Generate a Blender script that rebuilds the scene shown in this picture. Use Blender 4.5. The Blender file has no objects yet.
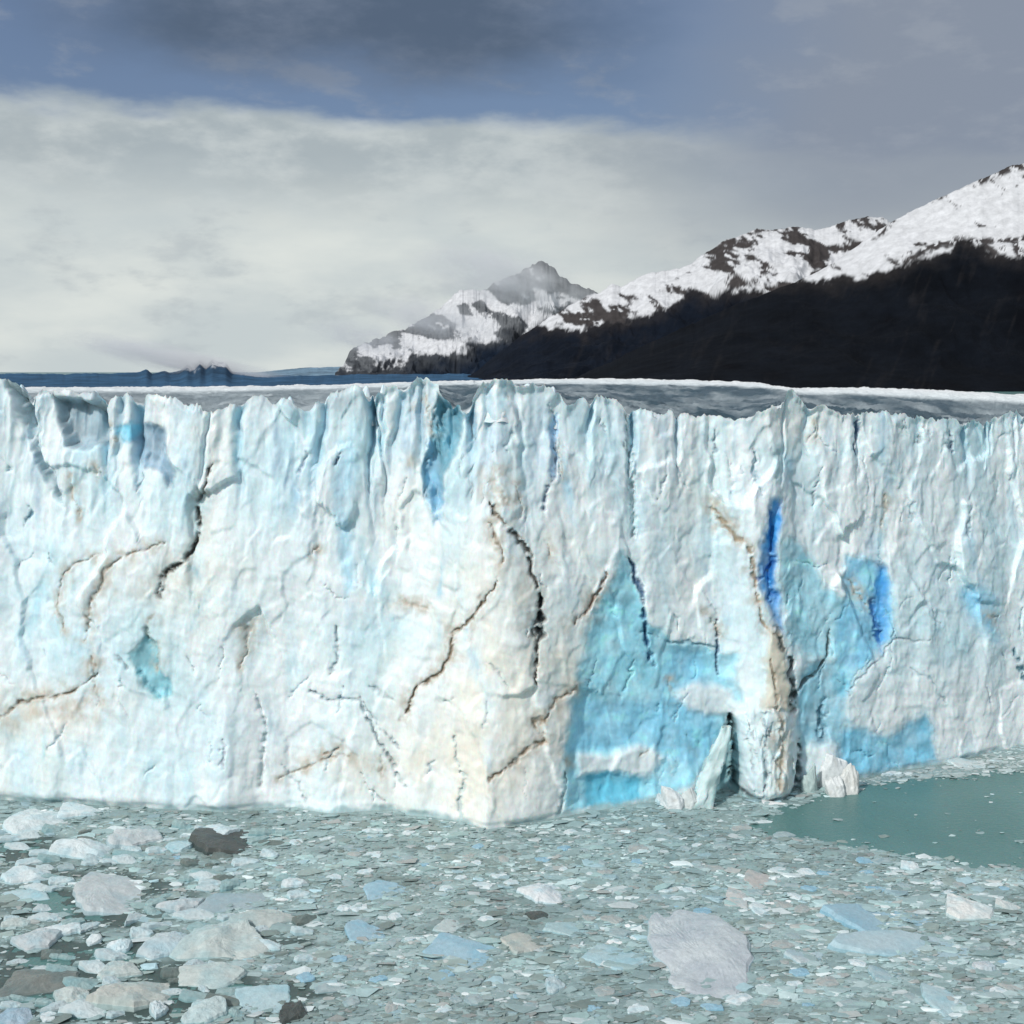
import bpy, math, random
import numpy as np
from math import radians as R

random.seed(7)
rng = np.random.default_rng(11)
C = bpy.context.scene.collection
SC = bpy.context.scene

# ---------------------------------------------------------------- camera numbers
F = 1236.0          # focal length in pixels of a 1024 picture
H = 72.0            # height of the lookout above the lake
HOR = 371.0         # picture row of the horizon

def wx(px, Y): return (px - 512.0) / F * Y
def wz(py, Y): return H - (py - HOR) / F * Y
def wY(py): return H * F / (py - HOR)            # distance of a point of the lake surface
def lake(px, py):
    Y = wY(py)
    return wx(px, Y), Y

# ---------------------------------------------------------------- numpy noise
def _hash(ix, iy, seed):
    n = (ix.astype(np.int64) * 374761393 + iy.astype(np.int64) * 668265263 + seed * 974634251) & 0xFFFFFFFF
    n = ((n ^ (n >> 13)) * 1274126177) & 0xFFFFFFFF
    n = (n ^ (n >> 16)) & 0xFFFFFFFF
    n = (n * 2246822519) & 0xFFFFFFFF
    n = n ^ (n >> 15)
    return (n & 0xFFFFFF) / float(0xFFFFFF)

def vnoise(x, y, seed=0):
    x = np.asarray(x, float); y = np.asarray(y, float)
    x0 = np.floor(x); y0 = np.floor(y)
    fx = x - x0; fy = y - y0
    fx = fx * fx * fx * (fx * (fx * 6 - 15) + 10); fy = fy * fy * fy * (fy * (fy * 6 - 15) + 10)
    a = _hash(x0, y0, seed); b = _hash(x0 + 1, y0, seed)
    c = _hash(x0, y0 + 1, seed); d = _hash(x0 + 1, y0 + 1, seed)
    return (a + (b - a) * fx) * (1 - fy) + (c + (d - c) * fx) * fy      # 0..1

def fbm(x, y, seed=0, octv=4, gain=0.5):
    s = 0; a = 1.0; t = 0; ca, sa = math.cos(.6), math.sin(.6)
    for o in range(octv):
        s = s + a * (vnoise(x, y, seed + o * 17) * 2 - 1); t += a; a *= gain
        x, y = (x * ca - y * sa) * 2.03 + 13.7, (x * sa + y * ca) * 2.03 + 5.1
    return s / t                                                        # -1..1

def ridged(x, y, seed=0, octv=3, gain=0.5):
    s = 0; a = 1.0; t = 0
    for o in range(octv):
        s = s + a * (1 - np.abs(vnoise(x, y, seed + o * 31) * 2 - 1) * 1.6); t += a; a *= gain
        x, y = x * 2.07 + 3.3, y * 2.07 + 9.1
    return s / t

def facets(x, y, seed=0, tilt=0.8):
    """planar facets: every Voronoi cell has its own offset and slope, like broken ice faces"""
    ix = np.floor(x); iy = np.floor(y)
    best = np.full(x.shape, 1e9); val = np.zeros(x.shape)
    for dx in (-1, 0, 1):
        for dy in (-1, 0, 1):
            cx = ix + dx; cy = iy + dy
            qx = cx + _hash(cx, cy, seed); qy = cy + _hash(cx, cy, seed + 1)
            d = (x - qx) ** 2 + (y - qy) ** 2
            v = (_hash(cx, cy, seed + 2) - .5) + tilt * ((_hash(cx, cy, seed + 3) - .5) * (x - qx) * 2 + (_hash(cx, cy, seed + 4) - .5) * (y - qy) * 2)
            m = d < best
            best = np.where(m, d, best); val = np.where(m, v, val)
    return val

def sstep(a, b, x):
    t = np.clip((x - a) / (b - a), 0, 1)
    return t * t * (3 - 2 * t)

def poly_sd(x, y, pts):
    """signed distance to a polygon, positive inside"""
    p = np.array(pts, float); n = len(p)
    d = np.full(x.shape, 1e18); ins = np.zeros(x.shape, bool)
    for i in range(n):
        a = p[i]; b = p[(i + 1) % n]; e = b - a
        wx_ = x - a[0]; wy_ = y - a[1]
        t = np.clip((wx_ * e[0] + wy_ * e[1]) / (e @ e + 1e-9), 0, 1)
        d = np.minimum(d, (wx_ - e[0] * t) ** 2 + (wy_ - e[1] * t) ** 2)
        c = (a[1] > y) != (b[1] > y)
        xi = (b[0] - a[0]) * (y - a[1]) / ((b[1] - a[1]) if abs(b[1] - a[1]) > 1e-9 else 1e-9) + a[0]
        ins ^= c & (x < xi)
    d = np.sqrt(d)
    return np.where(ins, d, -d)

def line_k(x, y, pts, soft=1.0):
    """0..1 closeness to a polyline given as (x, y, halfwidth)"""
    k = np.zeros(x.shape)
    for (ax, ay, aw), (bx, by, bw) in zip(pts[:-1], pts[1:]):
        ex, ey = bx - ax, by - ay
        t = np.clip(((x - ax) * ex + (y - ay) * ey) / (ex * ex + ey * ey + 1e-9), 0, 1)
        d = np.hypot(x - ax - ex * t, y - ay - ey * t)
        w = aw + (bw - aw) * t
        k = np.maximum(k, 1 - sstep(w * .35, w * (1 + soft) + .01, d))
    return k

# ---------------------------------------------------------------- mesh helpers
def mesh_np(name, V, Fc, mat, col=None, smooth=True, parent=None):
    V = np.asarray(V, np.float32).reshape(-1, 3); Fc = np.asarray(Fc, np.int32)
    me = bpy.data.meshes.new(name)
    me.vertices.add(len(V)); me.vertices.foreach_set('co', V.ravel())
    n = Fc.shape[1]
    me.loops.add(Fc.size); me.loops.foreach_set('vertex_index', Fc.ravel())
    me.polygons.add(len(Fc)); me.polygons.foreach_set('loop_start', np.arange(0, Fc.size, n, dtype=np.int32))
    me.polygons.foreach_set('use_smooth', np.full(len(Fc), smooth))
    if col is not None:
        c4 = np.ones((len(V), 4), np.float32); c4[:, :3] = col
        at = me.color_attributes.new('Col', 'FLOAT_COLOR', 'POINT'); at.data.foreach_set('color', c4.ravel())
    me.update(calc_edges=True); me.validate()
    if mat: me.materials.append(mat)
    o = bpy.data.objects.new(name, me); C.objects.link(o)
    if parent: o.parent = parent
    return o

def grid_faces(nr, nc, wrap=False):
    i = np.arange(nr - 1)[:, None]; j = np.arange(nc if wrap else nc - 1)[None, :]
    j2 = (j + 1) % nc
    return np.stack([i * nc + j, i * nc + j2, (i + 1) * nc + j2, (i + 1) * nc + j], -1).reshape(-1, 4)

def subset(V, Fc, col, keep):
    f = Fc[keep]; u, inv = np.unique(f, return_inverse=True)
    return V[u], inv.reshape(f.shape), col[u]

def tag(o, label, cat, group=None):
    o['label'] = label; o['category'] = cat
    if group: o['group'] = group
    return o

# ---------------------------------------------------------------- materials
def newmat(name):
    m = bpy.data.materials.new(name); m.use_nodes = True
    nt = m.node_tree; b = nt.nodes['Principled BSDF']
    return m, nt, b

def N(nt, t, **k):
    n = nt.nodes.new(t)
    for a, v in k.items():
        if a in n.inputs: n.inputs[a].default_value = v
        else: setattr(n, a, v)
    return n

def ice_material(name, var=.12, scale=1.5, bump=.25, dist=.25, rough=.45, stretch=(1, 1, .45), sss=0.0, objrand=0.0):
    m, nt, b = newmat(name); L = nt.links
    at = N(nt, 'ShaderNodeAttribute', attribute_name='Col')
    tc = N(nt, 'ShaderNodeTexCoord'); mp = N(nt, 'ShaderNodeMapping'); mp.inputs['Scale'].default_value = stretch
    L.new(tc.outputs['Object'], mp.inputs['Vector'])
    n1 = N(nt, 'ShaderNodeTexNoise', Scale=scale, Detail=9.0, Roughness=.68); L.new(mp.outputs[0], n1.inputs['Vector'])
    n2 = N(nt, 'ShaderNodeTexNoise', Scale=scale * 5, Detail=6.0, Roughness=.7); L.new(mp.outputs[0], n2.inputs['Vector'])
    mr = N(nt, 'ShaderNodeMapRange'); mr.inputs['From Min'].default_value = .3; mr.inputs['From Max'].default_value = .7
    mr.inputs['To Min'].default_value = 1 - var; mr.inputs['To Max'].default_value = 1 + var * .7
    L.new(n1.outputs['Fac'], mr.inputs['Value'])
    mx = N(nt, 'ShaderNodeMix', data_type='RGBA', blend_type='MULTIPLY'); mx.inputs[0].default_value = 1
    L.new(at.outputs['Color'], mx.inputs[6]); L.new(mr.outputs[0], mx.inputs[7])
    L.new(mx.outputs[2], b.inputs['Base Color'])
    ad = N(nt, 'ShaderNodeMath', operation='ADD'); L.new(n1.outputs['Fac'], ad.inputs[0])
    m2 = N(nt, 'ShaderNodeMath', operation='MULTIPLY'); m2.inputs[1].default_value = .35
    L.new(n2.outputs['Fac'], m2.inputs[0]); L.new(m2.outputs[0], ad.inputs[1])
    bp = N(nt, 'ShaderNodeBump', Strength=bump, Distance=dist); L.new(ad.outputs[0], bp.inputs['Height'])
    L.new(bp.outputs[0], b.inputs['Normal'])
    b.inputs['Roughness'].default_value = rough; b.inputs['IOR'].default_value = 1.31
    if sss:
        b.inputs['Subsurface Weight'].default_value = sss
        b.inputs['Subsurface Radius'].default_value = (.35, .9, 1.2); b.inputs['Subsurface Scale'].default_value = .5
    return m

M_CLIFF = ice_material('glacier_ice', var=.10, scale=.9, bump=.28, dist=.22, sss=.6)
M_FIELD = ice_material('ice_field_ice', var=.18, scale=.7, bump=.5, dist=.4, stretch=(1, 1, 1))
M_FLOE = ice_material('floe_ice', var=.16, scale=1.6, bump=.5, dist=.18, stretch=(1, 1, 1), rough=.4)
M_BRASH = ice_material('brash_ice_bits', var=.16, scale=1.4, bump=.4, dist=.1, stretch=(1, 1, 1), rough=.4)

def mountain_material():
    m, nt, b = newmat('mountain_ground'); L = nt.links
    at = N(nt, 'ShaderNodeAttribute', attribute_name='Col')
    tc = N(nt, 'ShaderNodeTexCoord')
    n1 = N(nt, 'ShaderNodeTexNoise', Scale=.02, Detail=10.0, Roughness=.7); L.new(tc.outputs['Object'], n1.inputs['Vector'])
    mr = N(nt, 'ShaderNodeMapRange'); mr.inputs['From Min'].default_value = .3; mr.inputs['From Max'].default_value = .7
    mr.inputs['To Min'].default_value = .75; mr.inputs['To Max'].default_value = 1.2
    L.new(n1.outputs['Fac'], mr.inputs['Value'])
    mx = N(nt, 'ShaderNodeMix', data_type='RGBA', blend_type='MULTIPLY'); mx.inputs[0].default_value = 1
    L.new(at.outputs['Color'], mx.inputs[6]); L.new(mr.outputs[0], mx.inputs[7])
    L.new(mx.outputs[2], b.inputs['Base Color'])
    bp = N(nt, 'ShaderNodeBump', Strength=.7, Distance=6.0); L.new(n1.outputs['Fac'], bp.inputs['Height'])
    L.new(bp.outputs[0], b.inputs['Normal'])
    b.inputs['Roughness'].default_value = .95; b.inputs['Specular IOR Level'].default_value = .05
    return m
M_MOUNT = mountain_material()

def water_material():
    m, nt, b = newmat('lake_water'); L = nt.links
    tc = N(nt, 'ShaderNodeTexCoord')
    n0 = N(nt, 'ShaderNodeTexNoise', Scale=.06, Detail=4.0); L.new(tc.outputs['Object'], n0.inputs['Vector'])
    cr = N(nt, 'ShaderNodeValToRGB')
    cr.color_ramp.elements[0].position = .3; cr.color_ramp.elements[0].color = (.080, .185, .178, 1)
    cr.color_ramp.elements[1].position = .7; cr.color_ramp.elements[1].color = (.105, .220, .212, 1)
    L.new(n0.outputs['Fac'], cr.inputs[0]); L.new(cr.outputs[0], b.inputs['Base Color'])
    n1 = N(nt, 'ShaderNodeTexNoise', Scale=1.3, Detail=5.0); L.new(tc.outputs['Object'], n1.inputs['Vector'])
    bp = N(nt, 'ShaderNodeBump', Strength=.8, Distance=.2); L.new(n1.outputs['Fac'], bp.inputs['Height'])
    L.new(bp.outputs[0], b.inputs['Normal'])
    b.inputs['Roughness'].default_value = .3; b.inputs['IOR'].default_value = 1.33
    return m
M_WATER = water_material()

# ---------------------------------------------------------------- lake
def lake_sheet():
    xs = np.array([-60000, -8000, -800, -200, 0, 200, 800, 8000, 60000.])
    ys = np.array([-3000, 0, 100, 200, 300, 600, 2000, 9000, 70000.])
    X, Y = np.meshgrid(xs, ys)
    V = np.stack([X, Y, np.zeros_like(X)], -1)
    o = mesh_np('lake_water', V, grid_faces(len(ys), len(xs)), M_WATER)
    o['kind'] = 'structure'
lake_sheet()

# ---------------------------------------------------------------- glacier front
BASE = [(0,800),(60,803),(140,808),(200,811),(225,813),(260,809),(290,808),(330,815),(395,810),(407,816),(450,820),(462,823),(486,831),(520,825),(558,819),
        (580,815),(640,804),(690,800),(728,787),(742,797),(762,802),(786,797),(796,788),(830,786),(860,779),(890,773),(935,766),(1024,746)]
bx = np.array([lake(*p)[0] for p in BASE]); by = np.array([lake(*p)[1] for p in BASE])
bx = np.concatenate([[-190, -120], bx, [bx[-1] + 40, bx[-1] + 110]])
by = np.concatenate([[214, 210], by, [by[-1] + 10, by[-1] + 34]])
def Dbase(x): return np.interp(x, bx, by)

CREST = [(-200,392),(0,379),(6,377),(13,384),(20,392),(30,398),(42,390),(50,392),(60,390),(80,391),(100,390),(108,393),(122,391),(140,392),(160,394),(175,398),(186,404),(198,403),
         (206,409),(222,408),(235,402),(246,397),(262,394),(276,404),(284,396),(296,400),(306,409),(316,399),(330,394),(345,389),(356,384),(368,386),(380,386),(392,382),(404,385),
         (412,380),(420,372),(424,371),(430,375),(437,382),(443,396),(452,402),(462,402),(470,396),(478,390),(484,377),(490,376),(500,378),(512,382),(528,384),(545,386),(556,392),
         (566,401),(573,403),(579,399),(590,397),(602,394),(612,397),(624,404),(640,407),(654,411),(662,416),(668,411),(684,412),(690,415),(702,413),(716,416),(728,419),(738,419),
         (748,420),(756,410),(764,411),(772,403),(780,406),(788,391),(793,389),(798,397),(808,402),(822,405),(832,408),(842,416),(852,411),(862,411),(880,412),(898,412),(920,416),
         (940,418),(960,419),(985,419),(1000,416),(1012,410),(1024,408),(1200,414)]
cpx = np.array([c[0] for c in CREST], float); cpy = np.array([c[1] for c in CREST], float)
LEAN = .085
NX, NZ = 1500, 360
xs = np.linspace(-132, 152, NX)
Dsm = Dbase(xs)
ker = np.hanning(17); ker /= ker.sum()
Dsm = np.convolve(np.pad(Dsm, 8, mode='edge'), ker, 'valid')
# the foot follows the traced line; higher up the wall is evened out by broader smoothing
ker2 = np.hanning(101); ker2 /= ker2.sum()
Dwide = np.convolve(np.pad(Dsm, 50, mode='edge'), ker2, 'valid')
Ytop = Dwide + LEAN * 67
ptop = 512 + F * xs / Ytop
ztop = wz(np.interp(ptop, cpx, cpy), Ytop)
jag = .9 * (ridged(xs / 1.9, xs * 0, 5, 3) - .5) + .5 * (ridged(xs / .7, xs * 0, 6, 2) - .4)
ztop = ztop + jag * .8
rc = random.Random(41); CREV = []
for q_ in range(46):
    x0_ = rc.choice((rc.uniform(-105, 125), rc.uniform(-105, 20))); w_ = rc.uniform(.25, .8); dp_ = rc.uniform(.8, 2.8); zl_ = rc.uniform(38, 58); CREV.append((x0_, w_, dp_, zl_, rc.gauss(0, .06)))
    ztop = ztop - dp_ * .55 * np.exp(-((xs - x0_) / (w_ * 1.3)) ** 2)
ZMIN = -1.5
t = np.linspace(0, 1, NZ)[:, None]
Xg = np.repeat(xs[None, :], NZ, 0)
Zg = ZMIN + t * (ztop[None, :] - ZMIN)
wlow = 1 - sstep(1, 22, Zg + 5 * fbm(Xg / 9, Zg / 12, 151, 3))
Yb = (Dsm * wlow + Dwide * (1 - wlow)) + LEAN * np.maximum(Zg, 0)
PX = 512 + F * Xg / Yb
PY = HOR + F * (H - Zg) / Yb
# irregular outlines
WPX = PX + 5 * fbm(PX / 22, PY / 30, 41, 3) + 1.6 * fbm(PX / 5, PY / 7, 42, 2)
WPY = PY + 6 * fbm(PX / 24, PY / 22, 43, 3) + 1.8 * fbm(PX / 5, PY / 6, 44, 2)
hrel = Zg / 67.0

# --- relief (metres, positive = towards the lake)
wv = 2.2 * fbm(Xg / 14, Zg / 22, 51, 3)
top = sstep(.45, 1.0, hrel)
disp = 2.6 * fbm((Xg + wv) / 17, Zg / 60, 61, 3)
flute = ridged((Xg + wv * 1.3 + Zg * .10 * fbm(Xg / 30, Zg * 0, 152, 2)) / 6.5, Zg / 34, 62, 3)
ftm = np.clip(.55 + 1.1 * fbm(Xg / 16, Zg / 18, 153, 3), .12, 1.15)
disp += (.30 + 1.5 * top * ftm) * (flute - .45)
flute2 = ridged((Xg + wv * .9 - Zg * .04) / 2.3, Zg / 12, 63, 3)
disp += (.08 + .26 * top * ftm) * (flute2 - .45)
fx = Xg + 1.0 * fbm(Xg / 4, Zg / 5, 64, 3); fz = Zg + 1.3 * fbm(Xg / 4, Zg / 5, 65, 3)
def blur(q, n, m):
    for ax, kn in ((1, n), (0, m)):
        k_ = np.hanning(kn + 2)[1:-1]; k_ /= k_.sum(); p = kn // 2
        w_ = [(0, 0), (0, 0)]; w_[ax] = (p, p); qp = np.pad(q, w_, mode='edge'); o_ = np.zeros(q.shape)
        for t_ in range(kn): o_ += k_[t_] * np.take(qp, np.arange(t_, t_ + q.shape[ax]), ax)
        q = o_
    return q
low = 1 - .55 * sstep(.6, .2, hrel)
disp += blur(1.7 * facets((fx + .22 * fz) / 8.5, fz / 17, 71, 1.0) + .44 * facets((fx - .25 * fz) / 3.6, fz / 6.5, 72, 1.0), 5, 5) * low
disp += blur(.17 * facets((fx + .3 * fz) / 1.7, fz / 2.6, 73), 5, 5)
disp += .26 * fbm(Xg / 1.9, Zg / 3.2, 66, 5, .5)
disp += .05 * fbm(Xg / .5, Zg / .9, 67, 3)
# stepped ledges across the lower wall
disp += .22 * (fbm(Xg / 9, (Zg + .25 * Xg) / 2.2, 68, 3)) * (1 - top)

disp *= .76
for x0_, w_, dp_, zl_, sl_ in CREV:
    cxx = x0_ + sl_ * (67 - Zg) + .9 * fbm(Zg / 6 + x0_, Zg * 0, 154, 3)
    disp -= .75 * dp_ * np.exp(-((Xg - cxx) / w_) ** 2) * sstep(zl_, 66, Zg)
# --- colours
WHITE = np.array([.84, .91, .925]); COOL = np.array([.60, .82, .89]); CREAM = np.array([.83, .82, .735]); PINK = np.array([.83, .87, .885])
def mix(col, c, k): return col + (np.asarray(c) - col) * k[..., None]
col = np.broadcast_to(WHITE, Xg.shape + (3,)).copy()
big = fbm(PX / 90, PY / 110, 81, 4)
stre = fbm((Xg + wv) / 2.6, Zg / 24, 82, 4)
col = mix(col, COOL, np.clip(.30 + .9 * fbm(PX / 60, PY / 90, 83, 4) + (.6 + .6 * top) * stre, 0, 1) * .8)
col = mix(col, np.array([.46, .60, .66]), np.clip(1.5 * fbm((Xg + wv) / 1.5, Zg / 13, 181, 4) * (.25 + .75 * top) - .05, 0, 1) * .75)
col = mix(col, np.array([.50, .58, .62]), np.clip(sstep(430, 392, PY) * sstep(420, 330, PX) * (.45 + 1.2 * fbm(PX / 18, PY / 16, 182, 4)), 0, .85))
col = mix(col, PINK, np.clip(fbm(PX / 70, PY / 60, 84, 4) * 1.6, 0, 1) * .55)
def blob(cx, cy, rx, ry): return np.exp(-((PX - cx) / rx) ** 2 - ((PY - cy) / ry) ** 2)
cream = .9 * blob(500, 690, 110, 130) + .7 * blob(420, 780, 120, 40) + .55 * blob(200, 600, 60, 70) + .6 * blob(40, 745, 80, 60) + .4 * blob(700, 530, 30, 80) + .5 * blob(790, 425, 30, 25) \
      + .55 * blob(395, 470, 30, 60) + .5 * blob(225, 430, 25, 40) + .3 * blob(560, 600, 40, 90)
col = mix(col, CREAM, np.clip(cream * (.65 + .8 * fbm(PX / 26, PY / 30, 85, 4)), 0, .9))
cool = .8 * blob(30, 560, 45, 70) + .5 * blob(60, 640, 60, 50) + .55 * blob(150, 650, 60, 60) + .6 * blob(110, 760, 70, 30) + .5 * blob(320, 450, 60, 40) + .35 * blob(100, 480, 60, 30) + .55 * blob(345, 520, 12, 70) \
     + .5 * blob(480, 700, 30, 20) * 0 + .65 * blob(930, 640, 120, 45) + .4 * blob(960, 440, 60, 60) + .5 * blob(640, 440, 14, 60) + .5 * blob(800, 470, 30, 30) + .35 * blob(620, 600, 80, 80) + .45 * blob(760, 760, 30, 30)
col = mix(col, np.array([.50, .74, .82]), np.clip(cool * (.65 + .9 * fbm(PX / 20, PY / 40, 86, 4)), 0, .8))

for x0_, w_, dp_, zl_, sl_ in CREV:
    cxx = x0_ + sl_ * (67 - Zg) + .9 * fbm(Zg / 6 + x0_, Zg * 0, 154, 3)
    col = mix(col, np.array([.30, .54, .68]), np.exp(-((Xg - cxx) / (w_ * .9)) ** 2) * sstep(zl_, 66, Zg) * min(.85, .3 * dp_))
# faint blue streaks running down the face
rb = random.Random(31)
for q_ in range(95):
    cx_ = rb.uniform(-20, 1040); cy_ = rb.choice((rb.uniform(395, 500), rb.uniform(400, 620), rb.uniform(560, 790)))
    rx_ = rb.uniform(2.5, 10); ry_ = rb.uniform(14, 60); sh_ = rb.gauss(0, .18)
    kb = np.exp(-((PX - cx_ - sh_ * (PY - cy_)) / rx_) ** 2 - ((PY - cy_) / ry_) ** 2)
    col = mix(col, rb.choice(([.36, .62, .76], [.44, .72, .82], [.40, .56, .68], [.50, .62, .68])), np.clip(kb * (.55 + 1.2 * fbm(PX / 6, PY / 16, 300 + q_, 3)), 0, 1) * rb.uniform(.25, .75))

# blue, freshly exposed ice, and two shaded facets painted grey: (name, polygon, colour, strength, recess m, soft px)
TEAL = np.array([.34, .70, .83]); SKYB = np.array([.27, .64, .86]); DEEP = np.array([.06, .34, .72]); STEEL = np.array([.28, .43, .55])
BLUE = [
 ('main', [(621,552),(630,566),(640,598),(648,622),(662,628),(674,642),(692,646),(716,650),(741,655),(736,680),(739,702),(730,716),(720,735),(706,772),(690,786),(660,796),(640,802),(600,810),(566,814),(561,790),(564,745),(570,710),(575,690),(583,650),(592,620),(602,600),(610,582)], TEAL, .92, .9, 4),
 ('band', [(572,706),(600,700),(640,706),(658,700),(672,650),(700,655),(712,700),(716,760),(690,768),(660,750),(640,744),(605,750),(568,752)], SKYB, .60, .5, 7),
 ('low', [(586,778),(605,776),(640,782),(636,800),(612,808),(584,810)], np.array([.12, .52, .70]), .75, .5, 3),
 ('deep', [(772,500),(781,504),(783,522),(777,545),(776,580),(781,604),(783,632),(777,626),(769,600),(760,584),(757,562),(765,528)], DEEP, .92, 1.9, 4.5),
 ('slab', [(786,538),(802,542),(816,560),(826,588),(838,600),(848,592),(846,640),(838,660),(806,654),(788,640),(783,600),(780,560)], TEAL, .80, .6, 5),
 ('right', [(848,560),(872,562),(888,572),(893,600),(891,640),(878,650),(862,668),(850,690),(836,700),(838,660),(842,600)], SKYB, .88, .7, 4),
 ('rightdeep', [(880,566),(887,572),(890,600),(887,632),(881,650),(877,612)], DEEP, .85, 1.3, 4.5),
 ('column', [(806,660),(838,664),(846,690),(842,742),(800,744),(796,700)], np.array([.20, .52, .66]), .75, .9, 6),
 ('lower', [(842,724),(872,730),(890,736),(905,726),(922,714),(931,730),(936,760),(906,768),(880,774),(846,778),(838,760)], np.array([.26, .62, .81]), .92, .6, 6),
 ('far', [(962,596),(985,586),(996,600),(994,640),(975,622)], SKYB, .7, .4, 9),
 ('leftcyan', [(127,656),(144,637),(156,644),(163,668),(172,694),(160,699),(146,684)], np.array([.16, .50, .60]), .92, .8, 2.5),
 ('lefthalo', [(112,620),(150,604),(176,620),(190,690),(176,712),(150,706),(124,676)], np.array([.46, .68, .73]), .42, .3, 12),
 ('upcyan', [(118,424),(130,419),(136,430),(132,443),(120,440)], np.array([.20, .60, .78]), .85, .4, 3),
 ('upblue', [(130,440),(146,424),(166,426),(174,452),(172,486),(166,488),(160,470),(146,466),(136,460)], STEEL, .85, 1.2, 4),
 ('gorge', [(437,392),(446,402),(460,404),(462,420),(457,448),(448,470),(442,506),(436,512),(430,500),(424,462),(428,440)], np.array([.20, .42, .52]), .95, 3.0, 3),
 ('gorgelow', [(424,440),(432,446),(438,480),(446,486),(440,520),(434,530),(428,500)], np.array([.36, .62, .80]), .7, .8, 4),
 ('streak', [(338,440),(352,436),(356,470),(346,500),(350,540),(352,588),(346,592),(340,560),(334,520),(336,480)], np.array([.40, .66, .80]), .55, .4, 6),
 ('slit', [(549,420),(556,410),(555,450),(551,476),(547,470)], np.array([.34, .58, .84]), .8, .8, 2.5),
 ('shade', [(53,394),(66,396),(100,398),(106,410),(105,446),(90,451),(76,450),(66,446),(58,420)], np.array([.34, .46, .53]), .8, 4.0, 2.5),  # serac facet out of the sun: its shade is painted in, over a recess
 ('leftgrey', [(4,378),(24,380),(34,396),(36,440),(50,470),(62,506),(52,500),(34,458),(20,420)], np.array([.42, .54, .59]), .7, 3.4, 2.5),  # facet turned from the sun, shade painted grey on top of the recess
 ('fissgreen', [(716,760),(728,725),(738,716),(740,790),(728,792),(700,806)], np.array([.20, .42, .46]), .8, 1.2, 4),
]
bluek = {}
for nm, pl, c, s, rec, soft in BLUE:
    sd = poly_sd(WPX, WPY, pl)
    soft = soft * (1.4 if nm in ('main', 'slab', 'right', 'lower') else 1.1); k = sstep(-soft, soft * .8, sd + (2.5 if nm in ('main', 'slab', 'right', 'lower') else 1.2) * fbm(PX / 7, PY / 9, 188, 3))
    bluek[nm] = sd
    tone = 1 + .35 * fbm(PX / 14, PY / 12, 87, 4)[..., None]
    col = col + (np.clip(c * tone, 0, .9) - col) * (k * s * np.clip(1.0 + .35 * fbm(PX / 12, PY / 18, 88, 4), .4, 1.08))[..., None]
    disp -= rec * sstep(-soft, soft * 2.5, sd)
# white ledge crossing the large blue face
wl = sstep(-5, 6, poly_sd(WPX, WPY, [(578,752),(606,756),(630,746),(656,750),(664,760),(648,778),(610,776),(576,778)]))
col = mix(col, np.array([.80, .87, .88]), wl * .9); disp += .7 * wl
wl = sstep(-4, 6, poly_sd(WPX, WPY, [(672,690),(700,680),(734,690),(742,720),(720,716),(690,712)]))
col = mix(col, np.array([.82, .86, .86]), wl * .8); disp += .5 * wl
# dirty ice pillar below the deep blue crack
pk = sstep(-3, 5, poly_sd(WPX, WPY, [(768,630),(782,632),(788,660),(792,706),(760,708),(766,670)]))
col = mix(col, np.array([.66, .62, .50]), pk * .85); disp += 1.1 * pk
pk = sstep(-4, 16, poly_sd(WPX, WPY, [(736,706),(764,690),(792,700),(799,760),(790,806),(756,812),(738,796)]))
col = mix(col, np.array([.60, .72, .72]), pk * .45); disp += pk * (1.9 + 1.1 * facets(fx / 2.2, fz / 4, 171) + .5 * fbm(Xg / .9, Zg / 3, 172, 4))
# stains of rock flour
STAIN = [(190,575,26,14,.5),(205,510,10,40,.35),(130,575,50,22,.35),(60,705,60,20,.75),(20,718,30,18,.5),(530,610,16,45,.45),(500,600,50,60,.22),(411,405,5,9,.8),(411,462,6,10,.6),(411,485,5,40,.3),
         (775,660,14,40,.3),(345,762,60,10,.4),(470,745,60,30,.25),(560,690,20,40,.3),(195,420,7,20,.3),(900,640,40,8,.2)]
for cx, cy, rx, ry, s in STAIN:
    k = np.clip(blob(cx, cy, rx, ry) * (.5 + 1.3 * fbm(PX / 9, PY / 11, int(cx), 4)), 0, 1) * s
    col = mix(col, np.array([.56, .50, .40]), k)
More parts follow.
